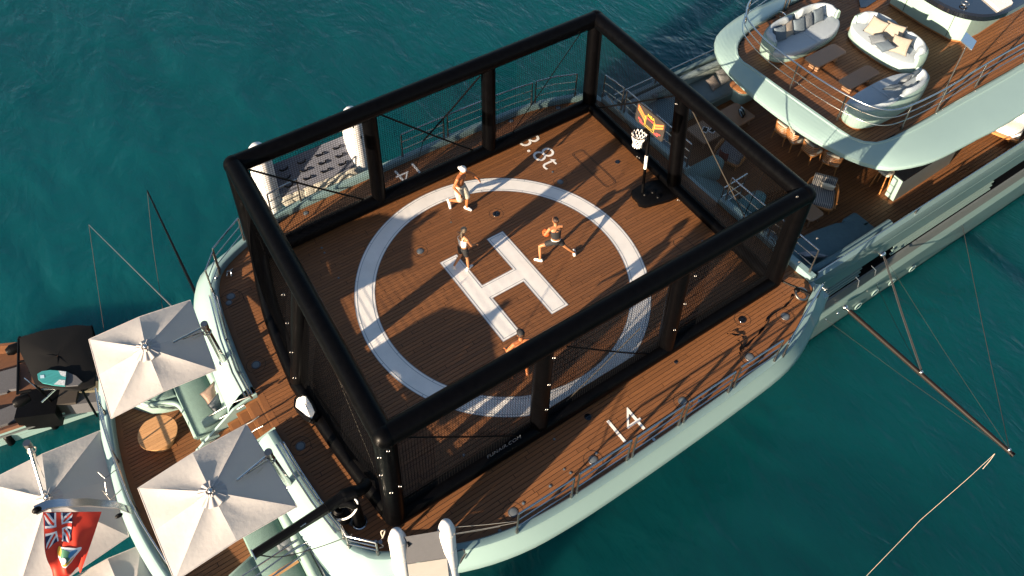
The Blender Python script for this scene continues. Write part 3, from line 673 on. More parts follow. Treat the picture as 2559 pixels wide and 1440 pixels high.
text('NBA', .13, V((bx-.008, .60, 3.04)), 0, 'board_lettering', FL3, board, q=Quaternion((0, 0, 1), R(-90)) @ Quaternion((1, 0, 0), R(90)), space=1.2)
rc = V((5.02, .64, 2.55)); rim = MB().torus(rc, .225, .012, 28, 8).build('rim', BLACKR, hoop); MB().box((5.3, .64, 2.54), (.16, .16, .05)).build('rim_bracket', BLACKR, hoop)
mb = MB(); NN = 12; rows = [(0, .22), (-.12, .19), (-.22, .15), (-.30, .13), (-.38, .12), (-.45, .135)]
for j in range(len(rows)-1):
    for k in range(NN):
        a0 = 2*math.pi*(k+.5*(j % 2))/NN
        for dk in (-.5, .5):
            a1 = a0+2*math.pi*dk/NN; mb.tube([rc+V((rows[j][1]*math.cos(a0), rows[j][1]*math.sin(a0), rows[j][0])), rc+V((rows[j+1][1]*math.cos(a1), rows[j+1][1]*math.sin(a1), rows[j+1][0]))], .010, 5)
mb.build('net', CLOTHW, hoop)
# ------------------------------------------------------------ umbrellas
def umbrella(cor, zc, hubp, zh, label, mast=None, name='cantilever_umbrella', dirty=0):
    Cn = [at(x, y, zc) for x, y in cor]; Hb = at(*hubp, zh);  base = V((mast[0][0], mast[0][1], mast[0][2])) if mast else Hb-V((0, 0, 2.4))
    u = thing(name, base, label, 'umbrella', 'white square canopies over the aft decks')
    rnd = random.Random(int(Hb.x*100)); cen = Hb
    for i in range(4):
        a, b = Cn[i], Cn[(i+1) % 4]; mid = (a+b)/2+V((0, 0, .10))
        for p, q in ((a, mid), (mid, b)):
            N = 12
            def fn(s, t, p=p, q=q):
                e = p.lerp(q, t); s2 = .06+.94*s
                pt = cen.lerp(e, s2)
                nn = noise.noise(V((pt.x*3, pt.y*3, i*3.)))*.010*(1-s)+noise.noise(V((pt.x*9, pt.y*9, 2.)))*.004
                ridge = math.sin(math.pi*t)
                return pt+V((0, 0, -.035*math.sin(math.pi*s)*ridge+nn*(.5+math.sin(math.pi*s))))
            MB().grid(fn, N, N).build('canopy_panel', CANV, u, 180)
        MB().tube([cen+V((0, 0, -.04)), a+V((0, 0, -.03))], .014, 6).build('rib', STEELD, u)
        MB().tube([a+V((0, 0, -.005)), mid+V((0, 0, -.003)), b+V((0, 0, -.005))], .012, 5).build('hem', CANV, u)
    # vent flap with gathered folds round the finial
    def vf(s, t):
        a_ = 2*math.pi*t; k = int(t*4) % 4; e = Cn[k].lerp(Cn[(k+1) % 4], t*4-int(t*4)) if t < 1 else Cn[0]
        d = (e-cen); d.z = 0; L = .30; pt = cen+V((0, 0, .05))+d.normalized()*L*s
        return pt+V((0, 0, -.16*s+.02*math.sin(a_*14)*s))
    MB().grid(vf, 6, 96).build('vent_flap', CANV, u, 180)
    MB().sphere(cen+V((0, 0, .05)), (.06, .06, .05), 12, 8).build('finial', CHROME, u)
    mb = MB()
    for k in range(14):
        a_ = k*.449+.2; r_ = .07+.03*rnd.random(); mb.sphere(cen+V((math.cos(a_)*r_, math.sin(a_)*r_, .02)), (.028, .022, .05), 7, 5)
    mb.build('gathered_cloth', CANV, u, 180)
    if mast:
        mb_, mt_, arm = V(mast[0]), V(mast[1]), V(mast[2])
        MB().tube([mb_, mb_.lerp(mt_, .5), mt_], [.085, .075, .07], 14).build('mast', CHROME, u)
        MB().torus(mb_+V((0, 0, .01)), .1, .025, 18, 8).build('mast_base', CHROME, u)
        MB().cyl(mt_-V((0, 0, .08)), mt_+V((0, 0, .1)), .085, .085, 14).build('mast_head', STEELD, u)
        d = (arm-mt_); MB().tube([mt_, arm], .028, 8).build('arm', CHROME, u); MB().tube([mt_+V((0, 0, -.18)), mt_.lerp(arm, .72)+V((0, 0, -.06))], .016, 8).build('brace', CHROME, u)
        MB().tube([mt_+V((0, 0, -.25)), mt_.lerp(arm, .6)+V((.1, -.1, -.1))], .007, 5).build('cord', ROPE, u)
        MB().torus(mt_-V((0, 0, .25)), .09, .018, 14, 6).build('lashing', ROPE, u)
    return u
b1, t1 = at(560, 905, 0.0), at(512, 815, 1.78); b2, t2 = at(724, 1212, 0.0), at(672, 1135, 1.78)
umbrella([(475, 750), (222, 848), (278, 1046), (540, 925)], 1.52, (364, 869), 2.05, 'white square canopy on steel mast nearest the black tender', (b1, t1, at(432, 856, 1.95)))
umbrella([(615, 1060), (345, 1220), (437, 1452), (742, 1266)], 1.52, (527, 1229), 2.05, 'white square canopy on steel mast beside the black davit', (b2, t2, at(592, 1201, 1.93)))
umbrella([(250, 1076), (-40, 1207), (20, 1560), (322, 1340)], -1.1, (119, 1245), -.55, 'large white canopy below the aft deck, behind the red flag', (at(96, 1160, -2.2), at(70, 1112, .3), at(108, 1236, -.45)))
umbrella([(352, 1362), (190, 1440), (230, 1690), (480, 1560)], -1.35, (330, 1545), -.85, 'white canopy cut off at the bottom edge, beyond the large lower canopy', None)

# ------------------------------------------------------------ aft deck furniture
SAGE = mat('sage_upholstery', (.11, .185, .17), .85, var=.1, vscale=10, bump=.5, bscale=110)
LEATH = mat('pale_mint_leather', (.20, .29, .265), .45, var=.06, vscale=3, bump=.3, bscale=8)
def polybox(poly, z0, z1, name, m, parent, bev=.03): 
    return MB().prism([(p.x, p.y) for p in poly] if hasattr(poly[0], 'x') else poly, z0, z1, bev).build(name, m, parent, 50)
def seatsofa(ysgn, y0, y1, label):
    t = thing('built_in_sofa', (-7.9, (y0+y1)/2, AZ), label, 'sofa', 'built in sofas against the helideck bulkhead')
    a, b = sorted((y0, y1))
    ee = a if ysgn > 0 else b     # end nearest the stair
    MB().prism([(-8.55, a), (-7.5, a), (-7.5, b), (-8.55, b)], AZ, -.86, .04).build('plinth', LEATH, t, 50)
    MB().prism([(-8.62, a+.03), (-7.78, a+.03), (-7.78, b-.03), (-8.62, b-.03)], -.86, -.72, .04).build('seat', SAGE, t, 50)
    # rounded back roll, and end roll beside the stair
    MB().tube(catmull([V((-8.35, ee+ysgn*.14, -.52)), V((-7.95, ee+ysgn*.13, -.47)), V((-7.70, ee+ysgn*.2, -.44)), V((-7.64, ee+ysgn*.45, -.42)), V((-7.64, (a+b)/2, -.42)), V((-7.64, (b if ysgn > 0 else a), -.42))], 6), .125, 14).build('back_roll', LEATH, t, 60)
    MB().prism([(-7.78, a+.1), (-7.52, a+.1), (-7.52, b), (-7.78, b)], -.86, -.42, .05).build('backrest', SAGE, t, 50)
    MB().tube([V((-7.49, a+.12, -.3)), V((-7.49, b, -.3))], .016, 6).build('trim_rail', CHROME, t)
    return t, a, b
t, a, b = seatsofa(1, .66, 4.0, 'sage green built in sofa on the port side of the aft stair')
polybox([(-9.75, 2.75), (-9.3, 2.2), (-8.95, 2.05), (-8.6, 1.95), (-8.5, 3.9), (-9.2, 4.0), (-9.7, 3.85)], AZ, -.86, 'plinth', LEATH, t, .04)
polybox([(-9.78, 2.9), (-9.32, 2.32), (-8.98, 2.18), (-8.63, 2.1), (-8.5, 3.85), (-9.2, 3.95), (-9.7, 3.8)], -.86, -.73, 'seat', SAGE, t, .04)
MB().tube(catmull([V((-9.72, 2.9, -.83)), V((-9.3, 2.28, -.83)), V((-8.95, 2.12, -.83)), V((-8.66, 1.85, -.83)), V((-8.6, 1.3, -.83)), V((-8.6, .75, -.83))], 5), .07, 10).build('front_roll', LEATH, t, 60)
t, a, b = seatsofa(-1, -.80, -4.3, 'sage green built in sofa under the black davit boom, starboard side')
polybox([(-9.75, -3.2), (-9.2, -2.75), (-8.55, -2.6), (-8.5, -4.2), (-9.3, -4.3)], AZ, -.86, 'plinth', LEATH, t, .04)
polybox([(-9.75, -3.3), (-9.2, -2.85), (-8.55, -2.7), (-8.5, -4.15), (-9.3, -4.25)], -.86, -.73, 'seat', SAGE, t, .04)
# starboard wing: pale slab, with sofa end roll and glass strip
MB().prism([(-7.75, -4.25), (-6.75, -4.15), (-6.3, -5.1), (-7.2, -5.6), (-8.4, -5.5), (-9.6, -4.7), (-8.6, -4.4)], -1.3, -.42, .05).build('wing_deck', MINT, yacht, 50)
ws = [at(x, y, -.35) for x, y in ((608, 1440), (672, 1402), (745, 1360), (760, 1372), (690, 1415), (640, 1440))]
gl = thing('gangway_rails', ws[0], 'long polished rails and teak strip angled below the davit boom', 'handrail')
for P in (((590, 1450), (700, 1378), (742, 1352)), ((610, 1462), (712, 1388), (765, 1358), (820, 1335)), ((650, 1462), (745, 1396), (768, 1372), (800, 1347))): MB().tube([at(x, y, -.25) for x, y in P], .02, 8).build('rail', CHROME, gl)
MB().prism([tuple(at(x, y, -.4)[:2]) for x, y in ((660, 1448), (740, 1398), (747, 1405), (668, 1456))], -.42, -.36).build('teak_strip', WOODL, gl, 0)
# round coffee table
pt = at(394, 1082, -.78); tb = thing('round_coffee_table', (pt.x, pt.y, AZ), 'round pale teak coffee table on the aft deck', 'table')
st0 = -.48
for k in range(9):
    x0, x1 = -.46+.102*k, -.46+.102*(k+1)-.006; P = []
    for j in range(9): x = x0+(x1-x0)*j/8; P.append((pt.y+x, math.sqrt(max(.0004, .47**2-x*x))))
    poly = [(pt.x+w_, y_) for y_, w_ in P]+[(pt.x-w_, y_) for y_, w_ in P[::-1]]
    MB().prism(poly, -.80, -.76).build('slat', WOODL, tb, 30)
MB().cyl((pt.x, pt.y, -.86), (pt.x, pt.y, -.80), .44, .44, 40).build('frame', WOODL, tb)
MB().cyl((pt.x, pt.y, AZ), (pt.x, pt.y, -.86), .3, .22, 24).build('pedestal', WOODL, tb)
# cushions
STR1 = stripe_mat('stripe_blue', (.30, .33, .36), (.05, .065, .085), 22, 'X', .5)
STR2 = stripe_mat('stripe_taupe', (.33, .29, .25), (.13, .10, .09), 26, 'Y', .5)
PLT1 = mat('grey_weave', (.13, .15, .17), .9, var=.3, vscale=60, bump=.6, bscale=150); PLT2 = mat('beige_weave', (.25, .22, .185), .9, var=.22, vscale=50, bump=.6, bscale=150); PLT3 = mat('slate_weave', (.085, .115, .145), .9, var=.3, vscale=60, bump=.6, bscale=150)
PLT4 = mat('pink_cream_weave', (.42, .29, .23), .9, var=.12, vscale=20, bump=.6, bscale=150)
def pillow(loc, size, yaw, tilt, m, label, group=None, roll=0., nm='throw_pillow', th=.15):
    me_q = Quaternion((0, 0, 1), yaw) @ Quaternion((0, 1, 0), tilt) @ Quaternion((1, 0, 0), roll)
    mb = MB(); N = 12
    def surf(sgn):
        def fn(u, v):
            x, y = u*2-1, v*2-1; e = (1-x*x)*(1-y*y); pin = 1-.10*(1-abs(x)**2)*abs(y)**3-.0
            pin2 = 1-.10*(1-abs(y)**2)*abs(x)**3
            return V((x*size/2*pin2, y*size/2*pin, sgn*th/2*(max(0, e)**.45)+.006*noise.noise(V((x*3, y*3, yaw)))))
        return fn
    mb.grid(surf(1), N, N); mb.grid(surf(-1), N, N)
    me = mb; o = me.build(nm, m, None, 180); o.rotation_mode = 'QUATERNION'; o.rotation_quaternion = me_q; o.location = loc
    bm = bmesh.new(); bm.from_mesh(o.data); bmesh.ops.remove_doubles(bm, verts=bm.verts, dist=.004); bm.to_mesh(o.data); bm.free()
    return tag(o, label, 'pillow', group)
GP = 'throw pillows on the sofas'
pillow(at(528, 985, -.48), .46, R(-70), R(62), PLT4, 'pink and cream pillow on the aft sofa beside the stair handrail', GP)
pillow(at(541, 1010, -.50), .40, R(-60), R(66), STR1, 'dark striped pillow tucked behind the pink one on the aft sofa', GP)
pillow(at(730, 1352, -.5), .50, R(-60), R(50), STR1, 'striped grey pillow at the aft sofa corner below the black davit boom', GP)
pillow(at(703, 1350, -.55), .34, R(-80), R(35), PLT1, 'small pale pillow lying half hidden by the davit boom', GP)

# ------------------------------------------------------------ flag and staff
fs = thing('flag_staff', at(320, 1266, -.6), 'wide polished steel flag staff reaching aft over the big canopy', 'flagpole')
P = [at(328, 1276, -.35), at(290, 1262, -.1), at(220, 1256, .2), at(150, 1258, .5), at(118, 1262, .6), at(88, 1276, .62)]
rg = []
for p in P:
    rg.append([p+V((.0, -.10, -.03)), p+V((0, .10, -.03)), p+V((.0, .10, .03)), p+V((0, -.10, .03))])
MB().loft(rg, True, True, True).build('staff', CHROME, fs, 30)
MB().sphere(at(92, 1275, .72), (.1, .07, .08), 10, 8).build('block', BLACKR, fs); MB().sphere(at(297, 1289, -.1), (.09, .05, .05), 10, 8).build('block', BLACKR, fs)
c0, c1 = at(107, 1280, .60), at(254, 1279, .10); 
lowL, lowR = at(134, 1462, -1.45), at(205, 1420, -1.25)
FW, FH = 26, 44
def flagp(u, v):
    top = c0.lerp(c1, u); e = at(*(lambda u_: (128+u_*(208-128), 1475-u_*60))(u), -.12)
    # left and right borders traced in the real sheet: gathers and narrows towards the foot
    p = top.lerp(e, v); amp = .09*min(1, v*2.5)
    p = p+V((0, -1, 0))*0+V((-.55, -.8, .1)).normalized()*(amp*math.sin(u*9+v*5)+.05*math.sin(u*17-v*9)*v)
    return p
mb = MB().grid(flagp, FW, FH)
fo = mb.build('ensign', RED, None, 180, False)
tag(fo, 'red ensign flag with a union canton and a round badge hanging from the steel staff', 'flag')
def onflag(u, v, lift=.012):
    p = flagp(u, v); n_ = (flagp(u+.01, v)-p).cross(flagp(u, v+.01)-p); n_.normalize()
    if n_.dot(CP-p) < 0: n_ = -n_
    return p+n_*lift
def fpatch(u0, u1, v0, v1, m, nm, lift, n=10, skew=None):
    def fn(s, t):
        u, v = u0+(u1-u0)*s, v0+(v1-v0)*t
        if skew: u, v = skew(s, t)
        return onflag(u, v, lift)
    MB().grid(fn, n, n).build(nm, m, fo, 180, False)
fpatch(0.02, .50, .01, .46, NAVY, 'canton', .010, 16)
FWH = mat('flag_white', (.72, .72, .74), .8)
def diag(w_, m, lift):
    for (ua, va, ub, vb) in ((.03, .02, .49, .45), (.49, .02, .03, .45)):
        du, dv = ub-ua, vb-va; L = math.hypot(du, dv); nx, ny = -dv/L*w_, du/L*w_
        fpatch(0, 0, 0, 0, m, 'saltire', lift, 12, lambda s, t: (min(.5, max(.02, ua+du*s+nx*(t-.5))), min(.46, max(.01, va+dv*s+ny*(t-.5)))))
diag(.10, FWH, .016); diag(.035, RED, .021)
fpatch(.19, .33, .01, .46, FWH, 'cross', .026, 12); fpatch(.02, .50, .17, .29, FWH, 'cross', .026, 12); fpatch(.22, .30, .01, .46, RED, 'cross', .031, 12); fpatch(.02, .50, .20, .26, RED, 'cross', .031, 12)
# badge
def blob(cu, cv, ru, rv, m, nm, lift): MB().loft([[onflag(cu+ru*k*math.cos(2*math.pi*i/20), cv+rv*k*math.sin(2*math.pi*i/20), lift) for i in range(20)] for k in (0.02, .35, .7, 1)], True).build(nm, m, fo, 180, False)
blob(.48, .64, .30, .125, FWH, 'badge', .016); blob(.40, .63, .17, .085, mat('badge_green', (.05, .17, .10), .7), 'badge_figure', .022); blob(.60, .62, .09, .05, mat('badge_blue', (.05, .2, .42), .7), 'badge_figure', .024)
blob(.24, .61, .07, .07, mat('badge_gold', (.70, .38, .04), .7), 'badge_figure', .024); blob(.5, .72, .13, .02, mat('badge_gold', (0, 0, 0)), 'badge_scroll', .024); blob(.42, .67, .06, .04, FWH, 'badge_figure', .028)

# ------------------------------------------------------------ black davit
dv_b = at(899, 1306, 0); dav = thing('davit_crane', (dv_b.x, dv_b.y, 0), 'black boat davit crane with its boom swung out over the aft sofa', 'crane')
dt = V((dv_b.x-.02, dv_b.y, 1.05))
MB().tube([dv_b, dv_b.lerp(dt, .6), dt], [.13, .115, .10], 16).build('post', BLACKR, dav); MB().torus(dv_b+V((0, 0, .01)), .15, .03, 20, 8).build('foot_ring', CHROME, dav)
e0, e1 = at(895, 1212, 1.3), at(842, 1258, 1.35)
MB().tube(catmull([at(918, 1205, 1.15), at(905, 1222, 1.25), at(882, 1232, 1.32), at(850, 1245, 1.36), at(815, 1270, 1.38)], 5), [.07]+[.13]*8+[.15]*6+[.11]*6, 12).build('winch_housing', BLACKR, dav, 60)
MB().tube(catmull([dt, at(885, 1262, 1.2), at(868, 1256, 1.28), at(846, 1258, 1.3)], 4), .10, 12).build('elbow', BLACKR, dav, 60)
bm0, bm1 = at(862, 1240, 1.38), at(634, 1386, 1.32)
d = (bm1-bm0).normalized(); sd_ = d.cross(V((0, 0, 1))).normalized()
def sect(p, w_, h): return [p+sd_*w_*a+V((0, 0, h*b)) for a, b in ((-1, -.8), (1, -.8), (1, .5), (.6, 1), (-.6, 1), (-1, .5))]
MB().loft([sect(bm0, .10, .10), sect(bm1, .075, .075)], True, True, True).build('boom', BLACKR, dav, 20)
MB().tube([bm0+sd_*.115+V((0, 0, -.02)), bm1+sd_*.085], .018, 6).build('hydraulic_line', STEELD, dav); MB().tube([at(745, 1320, 1.4), at(765, 1308, 1.42)], .012, 6).build('handle', CHROME, dav)
MB().tube([bm1-sd_*.12, bm1+sd_*.12], .02, 8).build('end_pin', CHROME, dav)
MB().tube(catmull([at(884, 1246, 1.3), at(893, 1255, 1.3), at(889, 1275, 1.0), at(876, 1290, .7), at(858, 1298, .4), at(840, 1297, .3)], 5), .022, 8).build('hose', CLOTHW, dav)
rp = thing('davit_rope', bm1, 'thin grey rope slung from the davit boom tip to the corner railing', 'rope')
for k in (0, .03): MB().tube(catmull([bm1+V((0, k, 0)), at(700, 1392, .6), at(790, 1370, .35), at(865, 1343, .5+k), at(880, 1335, .9)], 6), .010, 5).build('rope', ROPED, rp)
cb = at(853, 1287, .2); MB_ = MB()
for k in range(7): MB_.torus(cb+V((.03*math.sin(k), .02*k-.06, .03*k)), .16-.01*k, .035, 18, 6, Quaternion((0, 1, 0), R(20)))
tag(MB_.build('coiled_hose', BLACKR, None), 'black coiled hose bundle against the aft railing beside the davit', 'hose')

# ------------------------------------------------------------ white equipment bag, deck strap, shackles
bg_ = thing('equipment_bag', at(765, 1020, .3), 'white and black folded equipment bag hung on the aft side of the cage', 'bag')
bp_ = [(738, 997), (752, 986), (768, 990), (780, 1008), (790, 1030), (780, 1050), (760, 1040), (737, 1018)]
bz = lambda x: .25+(x-737)/57*.5
MB().loft([[at(x, y, bz(x))+V((0, 0, -.22)) for x, y in bp_], [at(x, y, bz(x)) for x, y in bp_]], True, True, False).build('bag_side', BLACKR, bg_, 30)
c_ = at(764, 1014, bz(764)+.05); B_ = [at(x, y, bz(x)) for x, y in bp_]
MB().loft([[c_.lerp(p, k)+V((0, 0, .02*math.sin(i*2.3+k*5))) for i, p in enumerate(B_)] for k in (0.02, .4, .75, .92)], True).build('bag_top', CLOTHW, bg_, 180)
mbx = MB()
for i, p in enumerate(B_): mbx.tube([p, B_[(i+1) % 8]], .03, 6)
for k in range(9): mbx.sphere(at(775+k*2.2, 1052-k*1.5, .55), .035+.01*(k % 2), 7, 5)
mbx.build('bag_edge', BLACKR, bg_, 60)
sw = thing('webbing_strap', at(1905, 812, 0), 'loose black webbing strap lying twisted on the starboard deck', 'strap')
def webbing(pts, wid, name):
    P = catmull([at(x, y, z_) for x, y, z_ in pts], 6); n_ = len(P); r1, r2 = [], []
    for i, p in enumerate(P):
        t_ = (P[min(i+1, n_-1)]-P[max(i-1, 0)]).normalized(); tw = i*.35; sdv = t_.cross(V((0, 0, 1))).normalized()*math.cos(tw)+V((0, 0, 1))*abs(math.sin(tw)); r1.append(p+sdv*wid+V((0, 0, .004))); r2.append(p-sdv*wid*math.cos(tw)**2+V((0, 0, .004)))
    mb = MB(); mb.loft([r1, r2], False); o = mb.build(name, BLACKR, sw, 180); return o
webbing([(1982, 735, .05), (1970, 755, .03), (1955, 772, .02), (1922, 792, .02), (1910, 815, .02), (1893, 838, .02), (1868, 862, .02), (1855, 872, .03)], .035, 'webbing'); webbing([(1845, 850, .05), (1852, 862, .04), (1850, 878, .03), (1850, 885, .02)], .04, 'webbing'); webbing([(1817, 834, .03), (1830, 836, .05), (1848, 838, .02), (1858, 842, .02)], .03, 'webbing')
sh = thing('mooring_shackle', at(1998, 728, .1), 'black shackle and fitting on the starboard forward corner of the helideck', 'fitting')
MB().tube([at(1946, 699, .1), at(1975, 712, .15), at(2000, 722, .2)], .03, 8).build('pin', BLACKR, sh); MB().torus(at(2003, 735, .15), .17, .035, 18, 8, Quaternion((1, 0, 0), R(20))).build('shackle', STEELD, sh); MB().sphere(at(1992, 725, .2), (.10, .08, .07), 10, 7).build('block', BLACKR, sh); MB().tube([at(1995, 722, .2), at(2025, 736, .3)], .045, 8).build('arm', BLACKR, sh)
cl = thing('port_cleat', at(573, 680, .05), 'polished double cleat at the port aft corner of the teak deck', 'cleat')
for dx in (-6, 6): MB().tube([at(573+dx, 690, 0), at(573+dx*.6, 676, .12)], .03, 8).build('leg', CHROME, cl)
MB().tube([at(566, 682, .12), at(583, 672, .12)], .022, 8).build('horn', CHROME, cl); MB().sphere(at(540, 694, .25), .05, 10, 8).build('lamp', CHROME, cl)

# ------------------------------------------------------------ inflatable slides
def inflat(name, tubesL, tubesR, panel, r, label, cat='inflatable slide', npan=2):
    t = thing(name, tubesL[0], label, cat)
    for P in (tubesL, tubesR):
        Q = catmull(P, 6); n_ = len(Q)
        rr = [r*(1-.55*max(0, (i-(n_-5))/4.)**2)*(1 if i > 1 else .72+.14*i) for i in range(n_)]
        MB().tube(Q, rr, 20).build('side_tube', INFL, t, 60)
        MB().sphere(Q[0], r*.72, 16, 10).build('tube_end', INFL, t, 60)
        for k in (.12, .25, .42, .6, .8): MB().torus(Q[int(k*(n_-1))], r*1.003, .006, 24, 5, (Q[min(n_-1, int(k*(n_-1))+1)]-Q[int(k*(n_-1))]).to_track_quat('Z', 'Y')).build('seam', CREAM, t)
    return t
zf = -4.25
sl = inflat('climbing_wall', [V((-4.12, 6.25, -4.4)), V((-4.1, 6.25, -2)), V((-4.07, 6.3, -.2)), V((-4.04, 6.45, 1.2)), V((-4.01, 6.56, 2.1))], [V((-1.15, 6.25, -4.4)), V((-1.13, 6.25, -2)), V((-1.1, 6.3, -.2)), V((-1.09, 6.42, 1.2)), V((-1.08, 6.5, 2.1))], None, .33, 'white inflatable climbing wall with a grey handled pad on the port side', 'climbing wall')
pA, pB, pC, pD = V((-3.80, 5.95, -.05)), V((-1.38, 5.9, -.05)), V((-1.38, 6.55, 1.12)), V((-3.74, 6.58, 1.12))
MB().grid(lambda u, v: pA.lerp(pB, u).lerp(pD.lerp(pC, u), v)+V((0, 0, .02*math.sin(u*30)*(v < .1))), 24, 16).build('pad', mat('slide_grey_pad', (.13, .14, .18), .8, var=.06), sl, 180)
# quilted cream apron at the deck edge
def apr(u, v):
    p = pA.lerp(pB, u).lerp(pD.lerp(pC, u), v*.27-.06); sw_ = abs(math.sin(u*math.pi*7.0))
    return p+V((.04*math.sin(v*9+u*5), -.05, .03+.06*sw_**.5*(1-v*.5)+.05*math.sin(math.pi*v)))
MB().grid(apr, 70, 10).build('apron', mat('cream_inflatable', (.42, .40, .34), .5, bump=.3, bscale=8), sl, 180)
for i in range(4):
    for j in range(3):
        u, v = .14+.24*i, .42+.2*j
        c_ = pA.lerp(pB, u).lerp(pD.lerp(pC, u), v); MB().tube(catmull([c_+V((-.13, 0, .02)), c_+V((-.07, -.07, .0)), c_+V((.07, -.07, .0)), c_+V((.13, 0, .02))], 3), .022, 6).build('handle', BLACKR, sl)
for px, py in ((884, 330), (903, 356)): c_ = aty(px, py, 6.15); MB().tube([c_+V((-.03, -.1, .25)), c_+V((0, 0, .32)), c_+V((.03, .12, .2))], .022, 6).build('handle', BLACKR, sl)
s2 = inflat('boarding_slide', [V((-6.05, -4.98, 1.6)), V((-6.05, -5.0, .6)), V((-6.1, -5.12, -.6)), V((-6.2, -5.4, -2)), V((-6.35, -5.8, -4.4))], [V((-5.13, -5.38, 1.6)), V((-5.13, -5.4, .6)), V((-5.15, -5.52, -.6)), V((-5.3, -5.8, -2)), V((-5.45, -6.2, -4.4))], None, .185, 'white inflatable slide with a grey centre standing at the starboard aft corner')
gA, gB, gC, gD = V((-5.98, -5.08, 1.55)), V((-5.22, -5.42, 1.55)), V((-5.25, -5.55, .45)), V((-6.0, -5.2, .45))
MB().grid(lambda u, v: gA.lerp(gB, u).lerp(gD.lerp(gC, u), v), 8, 8).build('pad', mat('slide_pad_shaded_grey', (.07, .072, .082), .9, var=.08, vscale=12, bump=.5, bscale=100), s2, 180)  # pad grey darkened and cooled: shade from the side tube put into its colour
gE, gF = V((-5.5, -6.3, -4.4)), V((-6.3, -5.9, -4.4))
MB().grid(lambda u, v: gD.lerp(gC, u).lerp(gF.lerp(gE, u), v)+V((0, -.01, 0)), 8, 8).build('chute', mat('slide_chute', (.24, .23, .22), .6, var=.05), s2, 180)
for x_, y_ in ((-5.9, -5.12), (-5.28, -5.40)): MB().tube([V((x_, y_-.02, 1.35)), V((x_, y_-.07, 1.25)), V((x_, y_-.02, 1.1))], .02, 6).build('handle', BLACKR, s2)
rl = thing('slide_tether', at(1138, 1320, .6), 'three thin tether lines from the white slide to the starboard railing post', 'rope')
for a_, b_ in (((1134, 1318), (1291, 1303)), ((1135, 1334), (1291, 1306)), ((1135, 1336), (1250, 1316))): MB().tube([at(*a_, 1.5), at((a_[0]+b_[0])/2, (a_[1]+b_[1])/2+1-0, 1.1), at(*b_, .75)], .006, 5).build('line', ROPE, rl)
lp = thing('slide_lashing', at(1150, 1390, .2), 'dark rope loop lashed to the deck edge beside the white slide', 'rope')
MB().tube(catmull([at(1142, 1378, .25), at(1158, 1374, .3), at(1162, 1384, .3), at(1155, 1395, .2), at(1150, 1408, .0), at(1158, 1395, .1), at(1166, 1384, .3)], 4), .012, 6).build('rope', ROPED, lp)
bo = thing('mooring_bollard', at(935, 1360, .1), 'polished bollard with tied cream rope behind the white slide', 'bollard')
for dx in (0, 12): MB().cyl(at(940+dx, 1362, 0), at(940+dx, 1362, 0)+V((0, 0, .16)), .035, .045, 12).build('post', CHROME, bo)
MB().tube(catmull([at(958, 1345, .1), at(952, 1330, .2), at(962, 1325, .25), at(957, 1342, .15), at(950, 1355, .12), at(958, 1366, .1), at(948, 1370, .1)], 4), .014, 6).build('rope', ROPE, bo)

# ------------------------------------------------------------ port mooring poles, starboard boom
def pole(name, a, b, r0, r1, label, lines, grp): 
    t = thing(name, a, label, 'pole', grp); MB().tube([a, a.lerp(b, .5), b], [r0, (r0+r1)/2, r1], 10).build('pole', STEELD if 'brown' in label else BLACKR, t)
    for l_ in lines: MB().tube(catmull(l_, 5), .009, 5).build('line', ROPED, t)
    return t
G_ = 'thin mooring poles reaching out over the port side'
pole('mooring_pole', at(432, 768, -1.6), at(222, 562, -1.6), .022, .014, 'thin brown pole over the water ending behind the white canopy corner', [[at(222, 562, -1.6), at(240, 690, -3.2), at(262, 840, -4.2)]], G_)
pole('mooring_pole', at(492, 740, -1.2), at(368, 477, -1.2), .045, .022, 'thin dark pole over the water touching the mint deck edge', [[at(368, 477, -1.2), at(383, 620, -2.8), at(407, 775, -3.8)]], G_)
bb, bt = at(2112, 768, -2.55), at(2528, 1134, -2.55)
bmx = thing('side_boom', bb, 'long bronze boom swung out from the starboard side over the water', 'boom')
BRZ = mat('bronze_boom', (.010, .007, .006), .5, .0, spec=.2, var=.2, vscale=6)
MB().tube([bb.lerp(bt, .03), bb.lerp(bt, .5), bt], [.075, .07, .062], 14).build('spar', BRZ, bmx); MB().tube([bb, bb.lerp(bt, .045)], [.05, .04], 12).build('hinge', CHROME, bmx); MB().sphere(bb, .09, 12, 8).build('hinge_bracket', CHROME, bmx)
MB().cyl(bt, bt+V((0, -.07, 0)), .075, n=12).build('end_cap', BLACKR, bmx)
mb = MB()
for k in range(58): p = bb.lerp(bt, .22+.72*k/57)+V((-.068, 0, -.035)); mb.sphere(p, .012, 6, 4)
mb.build('rivet_row', CHROME, bmx)
mid = bb.lerp(bt, .485)+V((0, 0, .07)); tip = bt+V((0, .1, .07)); root = aty(2206, 636, -4.62); root2 = aty(2405, 562, -4.7)
MB().sphere(mid, .06, 10, 8).build('stay_eye', CHROME, bmx); MB().sphere(tip, .05, 10, 8).build('stay_eye', CHROME, bmx); MB().sphere(root, (.12, .08, .1), 12, 8).build('stay_block', CHROME, bmx); MB().tube([root+V((0, .1, .5)), root], .02, 6).build('pendant', ROPED, bmx)
for a_, b_, r_, m_ in ((root, mid, .016, ROPED), (root+V((.05, 0, 0)), mid+V((.05, 0, 0)), .016, ROPED), (root2, tip, .011, ROPED), (root, tip, .004, ROPEG), (aty(2190, 712, -4.72), mid, .008, ROPED), (aty(2060, 796, -4.7), bt+V((0, .3, -.05)), .004, ROPEG)): MB().tube([a_, (a_+b_)/2+V((0, 0, -.05)), b_], r_, 6).build('stay', m_, bmx)
tl = thing('boom_trailing_line', bt, 'thin pale line running from the boom tip down into the water', 'rope'); t0_ = at(2486, 1134, -2.6)
